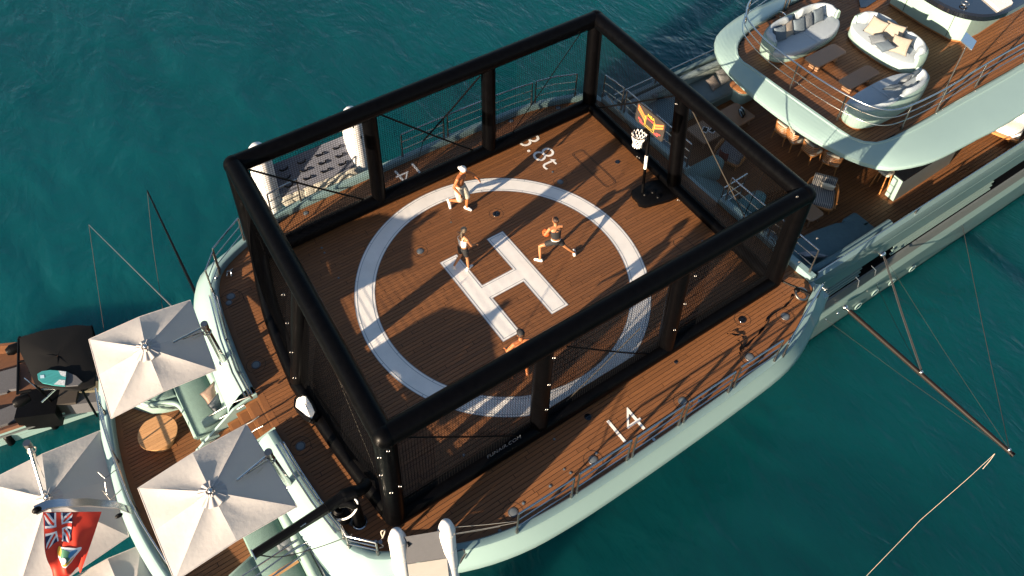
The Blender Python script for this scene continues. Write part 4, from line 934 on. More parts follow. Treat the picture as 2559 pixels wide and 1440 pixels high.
MB().tube([t0_, at(2420, 1195, -3.0), at(2300, 1300, -3.8), at(2165, 1440, -4.6)], .005, 5).build('line', ROPE, tl); MB().tube([t0_+V((0, 0, -.02)), at(2475, 1150, -2.7), at(2456, 1172, -2.8)], .009, 5).build('line', ROPE, tl)
for px, py in ((2062, 797), (2093, 782), (2190, 708), (2405, 560)): q = aty(px, py, -4.72); o = MB().sphere(q, (.05, .06, .05), 10, 6).build('hull_fitting', CHROME, yacht)
for (P) in ([(2178, 665), (2189, 676), (2180, 708), (2166, 728)], [(2139, 693), (2147, 702), (2142, 725), (2129, 746)]): MB().tube([aty(x, y, -4.66-.03*i) for i, (x, y) in enumerate(P)], .012, 5).build('grab_rail', CLOTHW, yacht)
for px, py in ((1746, 1005), (1790, 1010), (1745, 1040), (1633, 1102)): 
    q = at(px, py, -.05); MB().cyl(q, q+V((0, 0, .07)), .035, .04, 12).build('edge_fitting', CHROME, yacht)

# ------------------------------------------------------------ tender
tz = -4.0
T_ = lambda x, y, z=tz: at(x, y, z)
td = thing('tender', at(120, 960, WZ), 'black and mint motor tender alongside the port quarter with a black cover', 'boat')
# hull axis from stern (right, under canopy) to bow (left, out of frame)
sternS, sternP = T_(262, 996), T_(236, 838); bowS, bowP = T_(-60, 1106), T_(-40, 862)
ax = (bowS-sternS).normalized(); 
def hullring(k):
    a_ = sternS.lerp(bowS, k); b_ = sternP.lerp(bowP, k); cc = (a_+b_)/2
    return [a_, a_+V((0, 0, -.04)), a_.lerp(cc, .0)+V((0, 0, -.30)), a_.lerp(cc, .02)+V((0, 0, -.75)), b_.lerp(cc, .12)+V((0, 0, -.75)), b_+V((0, 0, -.1)), b_]
MB().loft([hullring(k/6) for k in range(7)], False).build('hull', MINT, td, 30)
MB().loft([[sternS.lerp(bowS, k/6), sternP.lerp(bowP, k/6)] for k in range(7)], False).build('cockpit_sole', mat('tender_teak', (.10, .042, .018), .6, var=.2, stretch=(1, 6, 1)), td, 0).location.z -= .35
for s_, e_, n_ in ((sternS, bowS, 0), (sternP, bowP, 1)):
    cc = (sternS+sternP)/2
    off_ = (sternP-sternS).normalized()*(.15 if n_ == 0 else -.15)
    MB().loft([[s_.lerp(e_, k/8)+V((0, 0, .0)), s_.lerp(e_, k/8)+off_*.4+V((0, 0, .07)), s_.lerp(e_, k/8)+off_+V((0, 0, .05)), s_.lerp(e_, k/8)+off_+V((0, 0, -.35))] for k in range(9)], False).build('gunwale', mat('tender_gunwale', (.10, .04, .016), .45, var=.2), td, 30)
MB().tube([sternS+V((-.02, -.03, -.12)), sternS.lerp(bowS, .5)+V((0, -.03, -.12)), bowS+V((0, -.03, -.12))], .035, 6).build('rub_rail', GREYL, td)
GF = mat('tender_grey_mat', (.07, .072, .082), .9, var=.2, vscale=30)
for poly in (((-60, 945), (45, 915), (46, 972), (22, 975), (16, 980), (-60, 1000)), ((-60, 1032), (2, 1022), (45, 1005), (46, 1050), (-60, 1085))):
    MB().prism([tuple(T_(x, y, tz-.25)[:2]) for x, y in poly], tz-.34, tz-.25, .02).build('deck_mat', GF, td, 30)
TT = [(48, 842), (110, 826), (190, 812), (228, 815), (238, 905), (236, 960), (205, 975), (150, 970), (88, 962), (70, 920), (50, 880)]
cv = [T_(x, y, -2.5) for x, y in TT]; cc = sum(cv, V((0, 0, 0)))/len(cv)
mb = MB(); mb.loft([[cc.lerp(p, k)+V((0, 0, .12*(1-k*k)+.02*math.sin(i*3+k*4))) for i, p in enumerate(cv)] for k in (.01, .3, .6, .85, 1)]+[[p+V((0, 0, -.1)) for p in cv]], True); mb.build('canopy', mat('tender_black_canvas', (.004, .004, .0045), .8, spec=.2), td, 60)
for i in (0, 3, 6, 8): p = cv[i]; MB().cyl(p, V((cc.x+(p.x-cc.x)*.8, cc.y+(p.y-cc.y)*.8, tz-.3)), .035, n=8).build('canopy_strut', BLACKR, td)
for P in (((47, 845), (44, 985)), ((78, 852), (75, 930)), ((50, 862), (78, 860)), ((46, 905), (78, 900)), ((44, 982), (78, 975))): MB().tube([T_(*q, -2.6) for q in P], .04, 8).build('frame_bar', BLACKR, td)
for P in (((62, 945), (100, 975), (110, 973), (142, 972)), ((138, 974), (104, 1006))): MB().tube([T_(*q, -2.9) for q in P], .025, 8).build('grab_bar', CHROME, td)
for c_, s_ in (((30, 875), 1), ((48, 1005), 0)): 
    p, q = T_(c_[0]-14, c_[1]+6, -2.9), T_(c_[0]+26, c_[1]-14, -2.9); MB().tube([p, p.lerp(q, .3), q], [.10, .17, .12], 12).build('wing_pad', BLACKR, td)
MB().box(T_(105, 1020, tz+.1), (1.1, .9, .7), R(-25)).build('console', BLACKR, td, 0); MB().box(T_(170, 1000, tz+.15), (.7, .6, .6), R(-25)).build('seat_box', mat('tender_seat', (.03, .024, .02), .7), td, 0); MB().box(T_(225, 985, tz+.1), (1.0, .9, .5), R(-25)).build('sunpad', GF, td, 0)
MB().box(T_(228, 968, tz+.4), (.6, .3, .12), R(-25)).build('folded_cover', mat('khaki', (.10, .09, .06), .9, bump=.6), td, 0)
for px, py in ((132, 1052), (22, 1092)):
    p = T_(px, py, tz-.45)+V((0, -.12, 0)); o = MB().tube([p+V((0, 0, .3)), p+V((0, 0, .2)), p+V((0, 0, -.25)), p+V((0, 0, -.33))], [.03, .11, .11, .03], 12).build('fender', BLACKR, None, 60)
    tag(o, 'black fender hanging on the tender side %s' % ('near the middle of its mint hull' if px > 100 else 'at the left edge of the photo'), 'fender', 'fenders on the tender'); MB().tube([p+V((0, 0, .3)), p+V((0, .15, .6))], .008, 5).build('fender_line', ROPED, o)
wb = [(93, 935), (104, 928), (125, 925), (166, 928), (162, 965), (135, 963), (106, 957), (95, 948)]
wk = thing('wakeboard', T_(130, 945, -2.3), 'turquoise wakeboard with white patterned tail on the tender roof', 'wakeboard')
W1 = [T_(x, y, -2.33) for x, y in wb]
MB().loft([[p+V((0, 0, -.03)) for p in W1], W1], True, True, True).build('board', mat('turquoise', (.04, .23, .24), .4, var=.25, vscale=2, stretch=(1, 8, 1)), wk, 30)
for P in (((146, 926.5), (165, 929), (163.5, 942), (152, 938)), ((134, 961), (148, 949), (163, 950), (161.5, 963.5))): MB().add([T_(x, y, -2.325) for x, y in P], [(0, 1, 2, 3)]).build('tail_pattern', mat('board_pattern', (.42, .46, .50), .5, var=.5, vscale=25), wk, 0, False)
MB().add([T_(x, y, -2.322) for x, y in ((100, 938), (110, 937), (111, 945), (101, 946))], [(0, 1, 2, 3)]).build('foot_patch', mat('board_patch', (.35, .5, .6), .5), wk, 0, False)
MB().prism([tuple(T_(x, y, -2.4)[:2]) for x, y in ((167, 930), (190, 940), (206, 955), (195, 964), (164, 966))], -2.42, -2.38).build('dark_nose', GF, wk, 0)
text('SL44', .22, T_(58, 1068, tz-.28)+V((0, -.12, 0)), 0, 'hull_lettering', BLACKR, td, q=Quaternion((0, 0, 1), R(-1)) @ Quaternion((1, 0, 0), R(75)), shear=.3)
# ------------------------------------------------------------ upper deck furniture
def superell(L, D, n=56, e=2.6):
    out = []
    for k in range(n):
        a = 2*math.pi*k/n; c_, s_ = math.cos(a), math.sin(a); out.append((L/2*math.copysign(abs(c_)**(2/e), c_), D/2*math.copysign(abs(s_)**(2/e), s_)))
    return out
def round_sofa(c, rz, L, D, label):
    """local frame: seat opens towards -y, backrest along +y wrapping both ends"""
    t = thing('curved_sofa', (0, 0, 0), label, 'sofa', 'pale blue curved sofas on the upper deck')
    P = superell(L, D)
    def ring(s, z, o=0.): return [V((x*s+math.copysign(o, x)*0, y*(1-(1-s)*L/D), z)) for x, y in P]
    MB().loft([ring(.97, 0), ring(.975, .05)], True, True, True).build('plinth', WOOD, t, 60)
    MB().loft([ring(.985, .05), ring(1.0, .10), ring(1.0, .22), ring(.985, .25)], True, False, True).build('base', LEATH, t, 60)
    for sx in (-1, 1):
        Q = [(x, y) for x, y in superell(L*.985, D*.985, 72) if x*sx >= -.001]
        Q = [(max(.012, x*sx)*sx, y) for x, y in Q]
        if sx < 0: pass
        else: Q = [q for q in Q if q[1] >= 0][::1]+[q for q in Q if q[1] < 0] if False else sorted(Q, key=lambda q: math.atan2(q[1], q[0]-.3))
        if sx < 0: Q = sorted(Q, key=lambda q: math.atan2(q[1], -q[0]-.3))
        cq = (sum(q[0] for q in Q)/len(Q), sum(q[1] for q in Q)/len(Q))
        sc = lambda k, z: [V((cq[0]+(q[0]-cq[0])*k, cq[1]+(q[1]-cq[1])*k, z)) for q in Q]
        MB().loft([sc(.985, .25), sc(1.02, .29), sc(1.02, .40), sc(.99, .445), sc(.92, .46)], True, True, True).build('seat_cushion', SOFA, t, 60)
    # backrest arc
    def arc(e, a0, a1, n=40):
        out = []
        for k in range(n+1):
            a = R(a0+(a1-a0)*k/n); c_, s_ = math.cos(a), math.sin(a); out.append((c_, s_))
        return [(L/2*math.copysign(abs(c_)**(2/2.6), c_), D/2*math.copysign(abs(s_)**(2/2.6), s_)) for c_, s_ in out]
    A0 = arc(0, -12, 192); n_ = len(A0)
    def pr(k, dins, z): x, y = A0[k]; f = 1-dins/math.hypot(x, y); return V((x*f, y*f, z))
    MB().loft([[pr(k, -.01, .18), pr(k, -.03, .5), pr(k, -.0, .72), pr(k, .05, .76), pr(k, .12, .70), pr(k, .12, .30)] for k in range(n_)], True, True, True).build('back_shell', LEATH, t, 60)
    for (ka, kb) in ((1, n_//2), (n_//2, n_-1)):
        rings = []
        for k in range(ka, kb):
            e = min(1, (k-ka+.35)/2, (kb-k-.65)/2); e = max(.6, e)
            rings.append([pr(k, .05+.155*(1-math.cos(a))*1.0*e, .64+.24*math.sin(a)*e*1.0) for a in [2*math.pi*j/12 for j in range(12)]])
        MB().loft(rings, True, True, True).build('back_cushion', SOFA, t, 70)
    t.rotation_euler = (0, 0, rz); t.location = (c.x, c.y, UZ); return t
s1c = (at(1900, 128, UZ)+at(2095, 66, UZ)+at(1912, 68, UZ+.5)+at(2080, 35, UZ+.5))/4
sA = V((13.42, 1.98, UZ)); sB = V((15.42, .06, UZ)); sC = V((13.08, -1.72, UZ))
round_sofa(sA, R(2), 3.35, 1.4, 'pale blue curved sofa with five pillows along the port side of the upper deck')
round_sofa(sB, R(-92), 2.7, 1.35, 'pale blue curved sofa facing aft in front of the mint bar')
round_sofa(sC, R(180), 3.35, 1.2, 'pale blue curved sofa seen from behind at the starboard railing')
SU = .82
def upil(px, py, z_, yaw, tilt, m, label, size=.52, roll=0): pillow(at(px, py, z_), size, R(yaw), R(tilt), m, label, GP, R(roll))
for xx, m, lb in ((-1.02, PLT3, 'slate pillow at the aft end of the port sofa row of five'), (-.62, PLT2, 'beige pillow second from the aft end of the port sofa'), (-.14, PLT3, 'slate pillow in the middle of the port sofa row'), (.32, PLT1, 'grey woven pillow fourth along the port sofa row'), (.86, PLT3, 'slate pillow at the forward end of the port sofa row')):
    pillow(sA+V((xx, .10+.03*math.sin(xx*9), .70)), .52, R(-90+6*math.sin(xx*7)), R(66), m, lb, GP)
for px, py, yw, tl_, m, lb, sz in ((2190, 68, 185, 50, PLT2, 'cream pillow at the port end of the sofa facing aft', .62), (2232, 82, 200, 55, PLT2, 'large cream pillow standing on edge in the middle of the sofa facing aft', .66), (2193, 98, 140, 18, PLT1, 'grey patterned pillow lying on the seat of the sofa facing aft', .48), (2212, 115, 160, 14, PLT3, 'slate pillow lying flat near the front of the sofa facing aft', .5), (2250, 113, 205, 45, PLT2, 'cream pillow at the starboard end of the sofa facing aft', .6)): upil(px, py, UZ+.75, yw, tl_, m, lb, sz)
for px, py, m, lb in ((2278, 190, PLT3, 'dark slate pillow at the forward end of the starboard sofa'), (2261, 200, PLT1, 'grey pillow second from the forward end of the starboard sofa'), (2232, 218, PLT3, 'blue grey pillow lying on the seat of the starboard sofa')): upil(px, py, UZ+.8, 100 if px > 2240 else 80, 62 if px > 2240 else 40, m, lb, .46)
def ctable(cor, label, z_=UZ+.38):
    P = [at(x, y, z_) for x, y in cor]; c_ = sum(P, V((0, 0, 0)))/4; t = thing('coffee_table', (c_.x, c_.y, UZ), label, 'coffee table', 'brown coffee tables on the upper deck')
    L_ = (P[1]-P[0]).length; D_ = (P[3]-P[0]).length; rz = math.atan2((P[1]-P[0]).y, (P[1]-P[0]).x)
    MB().prism(rrect(c_.x, c_.y, L_, D_, .14, rz), z_-.05, z_, .015).build('tabletop', BROWN, t, 40)
    for s_ in (-1, 1):
        p = c_+V((math.cos(rz), math.sin(rz), 0))*s_*L_*.3; MB().box((p.x, p.y, UZ+.165), (.08, D_*.6, .33), rz).build('leg', BROWN, t, 0)
    return t
ctable(((2009, 147), (2085, 108), (2117, 124), (2042, 172)), 'brown rounded coffee table in front of the port sofa')
ctable(((2090, 205), (2168, 163), (2203, 174), (2126, 226)), 'brown rounded coffee table between the starboard sofa and the port one')
# mint bar and black hardtop
br = thing('bar_counter', (18.3, .2, UZ), 'mint bar counter with olive glass windows under the black roof', 'bar counter')
BP = [(17.55, 1.75), (17.45, .3), (17.5, -.75), (17.75, -1.05), (18.6, -1.1), (20.6, -.95), (21, 1.8)]
MB().prism([(x+.35, y) for x, y in BP], UZ, UZ+.08, .02).build('plinth', WOOD, br, 30)
MB().prism([(x+.32, y) for x, y in BP], UZ+.08, UZ+1.0, .04).build('cabinet', LEATH, br, 40)
MB().prism([(x+.36, y*.97) for x, y in BP], UZ+1.0, UZ+1.5).build('window_band', mat('olive_glass', (.03, .03, .012), .1, coat=1), br, 30)
for yy in (1.15, .55, -.05, -.6): MB().box((17.80 if yy > 0 else 17.80, yy, UZ+.55), (.012, .012, .86)).build('panel_joint', CAULK, br, 0)
MB().box((17.86, .9, UZ+1.40), (.10, 1.3, .10), R(0)).build('white_sill', CLOTHW, br, 0)
rf = thing('black_hardtop', (20, .8, UZ), 'glossy black hardtop roof over the bar, cut off by the top edge', 'roof')
rp_ = catmull([V((x, y, 0)) for x, y in ((16.7, 2.2), (16.15, .6), (16.0, -.9), (16.35, -1.75), (17.1, -2.15), (18.6, -2.2), (24, -2.0), (24, 2.5), (18, 2.7))], 5, True)
MB().prism([(p.x, p.y) for p in rp_], UZ+2.0, UZ+2.22, .06).build('roof', GLOSSB, rf, 40)
for y_ in (-.9, .9): MB().cyl((20, y_, UZ), (20, y_, UZ+2.0), .08, n=12).build('pillar', GLOSSB, rf)
q = at(2412, 8, UZ+2.3); MB().torus(q, .11, .02, 16, 6).build('light_ring', STEELD, rf); q = at(2413, 18, UZ+2.24); MB().cyl(q, q+V((0, 0, .05)), .05, n=12).build('fitting', CHROME, rf)
hp = [tuple(at(x, y, UZ+2.3)[:2]) for x, y in ((2455, -12), (2497, 24), (2532, 6), (2520, -14))]; MB().prism(hp, UZ+2.22, UZ+2.30, .01).build('roof_hatch', CLOTHW, rf, 20)
# mirror pole
pb_ = at(2352, 244, UZ+.1); pt_ = V((pb_.x, pb_.y, 0)); best = min([i*.02 for i in range(30, 300)], key=lambda h_: abs((lambda P: P)(0)) if False else abs((at(2418, 122, UZ+h_)-V((pb_.x, pb_.y, UZ+h_))).length))
mp = thing('mirror_pole', (pb_.x, pb_.y, UZ), 'slim steel pole with a tilted square mirror head at the starboard railing', 'pole')
top_ = V((pb_.x+.1, pb_.y+.05, UZ+best)); MB().cyl(pb_, top_, .022, n=10).build('pole', STEELD, mp)
MB().box(top_+V((.1, .05, .12)), (.55, .42, .03), R(25), Quaternion((0, 0, 1), R(20)) @ Quaternion((1, 0, 0), R(25))).build('mirror_head', CHROME, mp, 0)
# gate on the port side of upper deck
gt = thing('railing_gate', at(1965, 30, UZ), 'double post gate in the port side railing of the upper deck', 'gate')
for px in (1957, 1966): MB().cyl(at(px, 28, 1.6), at(px, 28, 1.6)+V((0, 0, 1.0)), .03, n=8).build('post', STEELD, gt)
MB().torus(at(1957, 42, 1.62), .2, .02, 18, 6, Quaternion((0, 1, 0), R(70))).build('hoop_step', CHROME, gt)
MB().prism([tuple(at(x, y, UZ)[:2]) for x, y in ((2140, -20), (2225, -20), (2165, 20), (2150, 22))], UZ+.0, UZ+.05).build('stair_opening', GLOSSB, yacht, 0)

# ------------------------------------------------------------ dining deck furniture (lower, forward)
def corner_sofa(pts_seat, pts_back, label, zc=DZ, TEALD=TEALD, TEAL=TEAL):
    t = thing('corner_sofa', (pts_seat[0][0], pts_seat[0][1], zc), label, 'sofa', 'teal corner sofas against the bulwarks')
    MB().prism(pts_seat, zc, zc+.32, .03).build('plinth', HULL_L, t, 40); MB().prism(offset(pts_seat, -.02), zc+.32, zc+.46, .04).build('seat', TEALD, t, 50)
    MB().tube(catmull([V((x, y, zc+.82)) for x, y in pts_back], 5), .12, 10).build('back_roll', TEALD, t, 60)
    mb = MB(); B_ = catmull([V((x, y, 0)) for x, y in pts_back], 5); mb.loft([[p+V((0, 0, zc+.3)), p+V((0, 0, zc+.82))] for p in B_], False)
    o = mb.build('backrest', TEAL, t, 60); so = o.modifiers.new('s', 'SOLIDIFY'); so.thickness = .18; so.offset = 0
    return t
corner_sofa([(7.45, -1.9), (7.45, -4.3), (10.9, -4.3), (10.9, -3.55), (10.2, -3.2), (9.4, -3.05), (8.7, -3.0), (8.35, -2.6), (8.3, -1.9)], [(7.5, -1.9), (7.5, -3.6), (7.75, -4.15), (8.4, -4.28), (11.2, -4.28)], 'dark teal corner sofa at the starboard bulwark behind the cage post')
corner_sofa([(7.45, 1.4), (8.3, 1.4), (8.35, 2.3), (9.0, 2.95), (10.2, 3.05), (13.0, 3.05), (13.0, 4.2), (7.45, 4.2)], [(7.5, 1.4), (7.5, 3.4), (7.85, 4.05), (8.6, 4.2), (13.0, 4.2)], 'grey teal corner sofa at the port bulwark under the upper deck edge', DZ, mat('grey_teal_fabric', (.15, .20, .215), .9, var=.1, bump=.4, bscale=150), mat('grey_green_fabric', (.20, .25, .24), .9, var=.1, bump=.4, bscale=150))
sto = thing('sofa_end_table', (12.9, 3.1, DZ), 'rounded wood topped end table at the port sofa', 'side table'); MB().prism(rrect(12.55, 3.0, .9, .75, .25), DZ, DZ+.5, .05).build('drum', LEATH, sto, 50); MB().prism(rrect(12.55, 3.0, .92, .77, .25), DZ+.5, DZ+.56, .02).build('top', WOOD, sto, 50)
pillow(at(1808, 190, DZ+.65), .6, R(-85), R(50), stripe_mat('stripe_grey', (.26, .26, .25), (.07, .08, .09), 20, 'X', .5), 'large striped grey pillow on the port corner sofa', GP)
pillow(at(1783, 208, DZ+.6), .5, R(-80), R(35), STR2, 'small taupe striped pillow on the port corner sofa', GP)
pillow(at(1628, 240, DZ+.7), .5, R(40), R(60), PLT1, 'grey pillow on the port corner sofa right behind the backboard', GP)
pillow(at(2025, 636, DZ+.6), .55, R(60), R(40), mat('mauve_weave', (.26, .25, .28), .9, var=.1), 'mauve grey pillow in the starboard sofa corner', GP); pillow(at(2042, 640, DZ+.62), .5, R(50), R(55), STR1, 'striped pillow beside the mauve one in the starboard sofa corner', GP)
for (px, py, s_, lb) in ((2141, 553, .62, 'dark teal cube ottoman near the starboard sofa'), (2170, 572, .5, 'small dark teal ottoman half behind the sofa arm')):
    p = at(px, py, DZ+.42); o = thing('ottoman', (p.x, p.y, DZ), lb, 'ottoman', 'teal ottomans'); MB().prism(rrect(p.x, p.y, s_, s_, .1), DZ+.04, DZ+.42, .05).build('cushion', TEALD, o, 50); MB().prism(rrect(p.x, p.y, s_*.9, s_*.9, .08), DZ, DZ+.04).build('plinth', BLACKR, o, 30)
st2 = thing('forward_stair', (7.4, -.35, DZ), 'pale blue stair with rounded side block down to the dining deck', 'stairs')
for k in range(5): MB().box((7.48+.25*k, -.33, DZ+1.0-.2*k-.1-.05), (.27, 1.3, .22)).build('tread', TEAL, st2, 0)
MB().prism(rrect(8.3, .62, 1.5, .5, .2), DZ, DZ+.75, .06).build('side_block', TEAL, st2, 50); MB().prism(rrect(8.3, -1.25, 1.5, .45, .2), DZ, DZ+.75, .06).build('side_block', TEAL, st2, 50)
def low_table(cor, label, z_):
    P = [at(x, y, z_) for x, y in cor]; c_ = sum(P, V((0, 0, 0)))/4; t = thing('low_table', (c_.x, c_.y, DZ), label, 'coffee table', 'brown low tables on the dining deck'); L_ = (P[1]-P[0]).length; D_ = (P[3]-P[0]).length; rz = math.atan2((P[1]-P[0]).y, (P[1]-P[0]).x)
    MB().prism(rrect(c_.x, c_.y, L_, D_, .12, rz), z_-.06, z_, .02).build('tabletop', BROWN, t, 40)
    for a in (-.35, .35):
        for b in (-.35, .35): p = V((a*L_, b*D_, 0)); p.rotate(Quaternion((0, 0, 1), rz)); MB().cyl((c_.x+p.x, c_.y+p.y, DZ), (c_.x+p.x, c_.y+p.y, z_-.06), .03, n=8).build('leg', BROWN, t)
    return c_
low_table(((1795, 278), (1840, 254), (1890, 292), (1845, 316)), 'brown square low table with dark binoculars on it', DZ+.4)
low_table(((1714, 322), (1765, 296), (1812, 332), (1762, 360)), 'brown square low table with phones on it beside the rope', DZ+.4)
low_table(((2000, 520), (2035, 500), (2056, 528), (2005, 560)), 'brown low table behind the near right corner post', DZ+.4)
bi = thing('binoculars', at(1855, 280, DZ+.46), 'pair of dark blue binoculars lying on the square low table', 'binoculars'); p0 = at(1850, 272, DZ+.47); p1 = at(1858, 290, DZ+.47)
for o_ in (V((.07, .03, 0)), V((-.07, -.03, 0))): MB().tube([p0+o_, p0.lerp(p1, .3)+o_, p0.lerp(p1, .7)+o_, p1+o_], [.05, .075, .075, .05], 10).build('barrel', GLOSSB, bi)
MB().cyl(p0.lerp(p1, .5)+V((.05, .02, 0)), p0.lerp(p1, .5)-V((.05, .02, 0)), .04, n=8).build('bridge', GLOSSB, bi)
for i, (px, py, rz) in enumerate(((1762, 325, 30), (1781, 326, 15))):
    p = at(px, py, DZ+.405); o = thing('phone', p, ('white edged phone on the low table, nearer the cage' if i == 0 else 'white edged phone on the low table, beside the first one'), 'phone', 'phones on the low table'); MB().prism(rrect(p.x, p.y, .30, .2, .03, R(rz)), p.z, p.z+.015).build('case', CLOTHW, o, 30); MB().prism(rrect(p.x, p.y, .22, .14, .02, R(rz)), p.z+.015, p.z+.02).build('screen', GLOSSB, o, 30)
# armchairs
def armchair(px, py, rz, fab, label, z_=DZ):
    p = at(px, py, z_+.4); t = thing('armchair', (0, 0, 0), label, 'armchair', 'striped armchairs on the dining deck')
    MB().prism(rrect(0, 0, .84, .82, .12), .30, .46, .05).build('seat_cushion', fab, t, 50)
    MB().loft([[V((-.42, -.34, .44)), V((-.28, -.34, .44)), V((-.36, -.34, .86)), V((-.48, -.34, .84))], [V((-.42, .34, .44)), V((-.28, .34, .44)), V((-.36, .34, .86)), V((-.48, .34, .84))]], True, True, True).build('back_cushion', fab, t, 30)
    MB().prism(rrect(0, 0, .9, .9, .15), .2, .3, .02).build('frame', CHAIRWOOD, t, 40)
    for z2 in (.36, .46, .56): MB().tube(catmull([V((.40, .47, z2)), V((-.2, .48, z2)), V((-.48, .36, z2+.05)), V((-.54, 0, z2+.1)), V((-.48, -.36, z2+.05)), V((-.2, -.48, z2)), V((.40, -.47, z2))], 5), .022, 8).build('slat', CHAIRWOOD, t)
    for a in (-.36, .36):
        for b in (-.36, .36): MB().cyl((a, b, 0), (a, b, .22), .025, n=8).build('leg', CHAIRWOOD, t)
    t.location = (p.x, p.y, z_); t.rotation_euler = (0, 0, R(rz)); return t
AST = stripe_mat('armchair_stripe', (.34, .32, .29), (.05, .065, .085), 5.5, 'Y', .5, fine=('Y', 30)); APL = stripe_mat('armchair_plaid', (.28, .28, .28), (.04, .05, .065), 9, 'X', .5, fine=('Y', 20))
armchair(2052, 487, 215, AST, 'armchair with blue striped fabric and a cream pillow, forward of the near cage corner')
armchair(1830, 378, 200, APL, 'plaid armchair with rounded slatted back, seen through the forward net')
pillow(at(2068, 466, DZ+.72), .46, R(30), R(60), CREAM, 'cream pillow on the blue striped armchair', GP)
jk = thing('draped_jacket', at(1812, 378, DZ+.55), 'dark red jacket draped over the plaid armchair back', 'jacket'); p = at(1812, 382, DZ+.55); MB().grid(lambda u, v: p+V((-.05-.25*v*0-.1*math.sin(u*3), (u-.5)*.4, .12-.35*v+.02*math.sin(u*20))), 10, 8).build('cloth', mat('dark_red_cloth', (.10, .008, .008), .85), jk, 180)
# dining chairs and table
dt_ = thing('dining_table', (13.35, .2, DZ), 'wooden dining table mostly hidden below the upper deck edge', 'dining table'); MB().prism(rrect(13.55, .1, 1.5, 3.6, .5), DZ+.70, DZ+.75, .02).build('tabletop', WOOD, dt_, 40)
for y_ in (-1, 1.1): MB().cyl((13.6, y_, DZ), (13.6, y_, DZ+.7), .2, .12, 16).build('pedestal', WOOD, dt_)
def dining_chair(label):
    t = thing('dining_chair', (0, 0, 0), label, 'dining chair', 'wooden dining chairs at the table edge')
    MB().prism(rrect(0, 0, .52, .54, .1), .42, .5, .03).build('seat_cushion', CREAM, t, 50); MB().prism(rrect(0, 0, .54, .56, .08), .37, .42).build('seat_frame', CHAIRWOOD, t, 30)
    for k in range(5):
        z2 = .48+.075*k; rr_ = .28+.005*k; MB().tube([V((-.05-rr_*math.cos(a), rr_*math.sin(a)*1.05, z2)) for a in [R(-75+15*j) for j in range(11)]], .019, 6).build('slat', CHAIRWOOD, t)
    MB().loft([[V((-.25+.04*math.cos(a*3), y_, .52)), V((-.20, y_, .52)), V((-.24, y_, .86)), V((-.30, y_, .86))] for a, y_ in ((0, -.2), (.3, -.07), (.3, .07), (0, .2))], True, True, True).build('back_cushion', CREAM, t, 60)
    for a, b in ((-.22, -.22), (-.22, .22), (.22, -.22), (.22, .22)): MB().cyl((a*1.15, b*1.15, 0), (a, b, .4), .018, .025, 8).build('leg', CHAIRWOOD, t)
    return t
dcp = dining_chair('wooden dining chair at the port end of the row under the deck edge')
for i, (px, py, rz, lb) in enumerate(((1962, 325, 0, None), (1990, 343, -25, 'wooden dining chair second from port, turned slightly towards the cage'), (2030, 372, -5, 'wooden dining chair third from port with its slatted back to the cage'), (2080, 398, 25, 'wooden dining chair at the starboard end of the row, half hidden'))):
    o = dcp if i == 0 else copy_tree(dcp); q = at(px, py, DZ+.45); o.location = (q.x, q.y, DZ); o.rotation_euler = (0, 0, R(rz))
    if lb: o['label'] = lb
# bar unit under the starboard overhang
bu = thing('service_bar', at(2270, 450, DZ), 'low bar unit with black stone top and pale end panel', 'bar counter')
q0, q1, q2, q3 = at(2212, 488, DZ), at(2232, 504, DZ), at(2372, 410, DZ), at(2350, 395, DZ)
cx = [(q.x, q.y) for q in (q0, q1, q2, q3)]; MB().prism(cx, DZ, DZ+.95).build('cabinet', GREYL, bu, 0); MB().prism(offset(cx, .03), DZ+.95, DZ+1.0).build('stone_top', GLOSSB, bu, 0)
MB().prism([(cx[0][0]-.04, cx[0][1]), (cx[1][0]-.04, cx[1][1]), (cx[1][0]-.02, cx[1][1]), (cx[0][0]-.02, cx[0][1])], DZ+.05, DZ+.94).build('end_panel', LEATH, bu, 0)
bs_ = thing('bar_stool', at(2200, 470, DZ), 'wooden bar stool tucked beside the bar unit', 'bar stool'); q = at(2195, 470, DZ)
for a, b in ((-.2, -.2), (.2, -.2), (-.2, .2), (.2, .2)): MB().cyl((q.x+a, q.y+b, DZ), (q.x+a*.7, q.y+b*.7, DZ+.75), .02, n=8).build('leg', CHAIRWOOD, bs_)
MB().prism(rrect(q.x, q.y, .42, .42, .1), DZ+.75, DZ+.82, .02).build('seat', CREAM, bs_, 40)
q = at(2528, 312, DZ+.4); lc = thing('lounge_chair', (q.x, q.y, DZ), 'white cushioned lounge chair at the right edge of the side deck', 'lounge chair'); MB().prism(rrect(q.x, q.y, .9, .8, .1, R(20)), DZ+.25, DZ+.45, .05).build('cushion', CLOTHW, lc, 50); MB().prism(rrect(q.x-.1, q.y, 1.0, .9, .1, R(20)), DZ+.18, DZ+.25, .02).build('frame', CHAIRWOOD, lc, 40); MB().prism(rrect(q.x+.4, q.y, .2, .8, .08, R(20)), DZ+.4, DZ+.85, .05).build('backrest', CLOTHW, lc, 50)
for a in (-.35, .35): MB().cyl((q.x+a, q.y+.3, DZ), (q.x+a, q.y+.3, DZ+.2), .03, n=8).build('leg', CHAIRWOOD, lc); MB().cyl((q.x+a, q.y-.3, DZ), (q.x+a, q.y-.3, DZ+.2), .03, n=8).build('leg', CHAIRWOOD, lc)

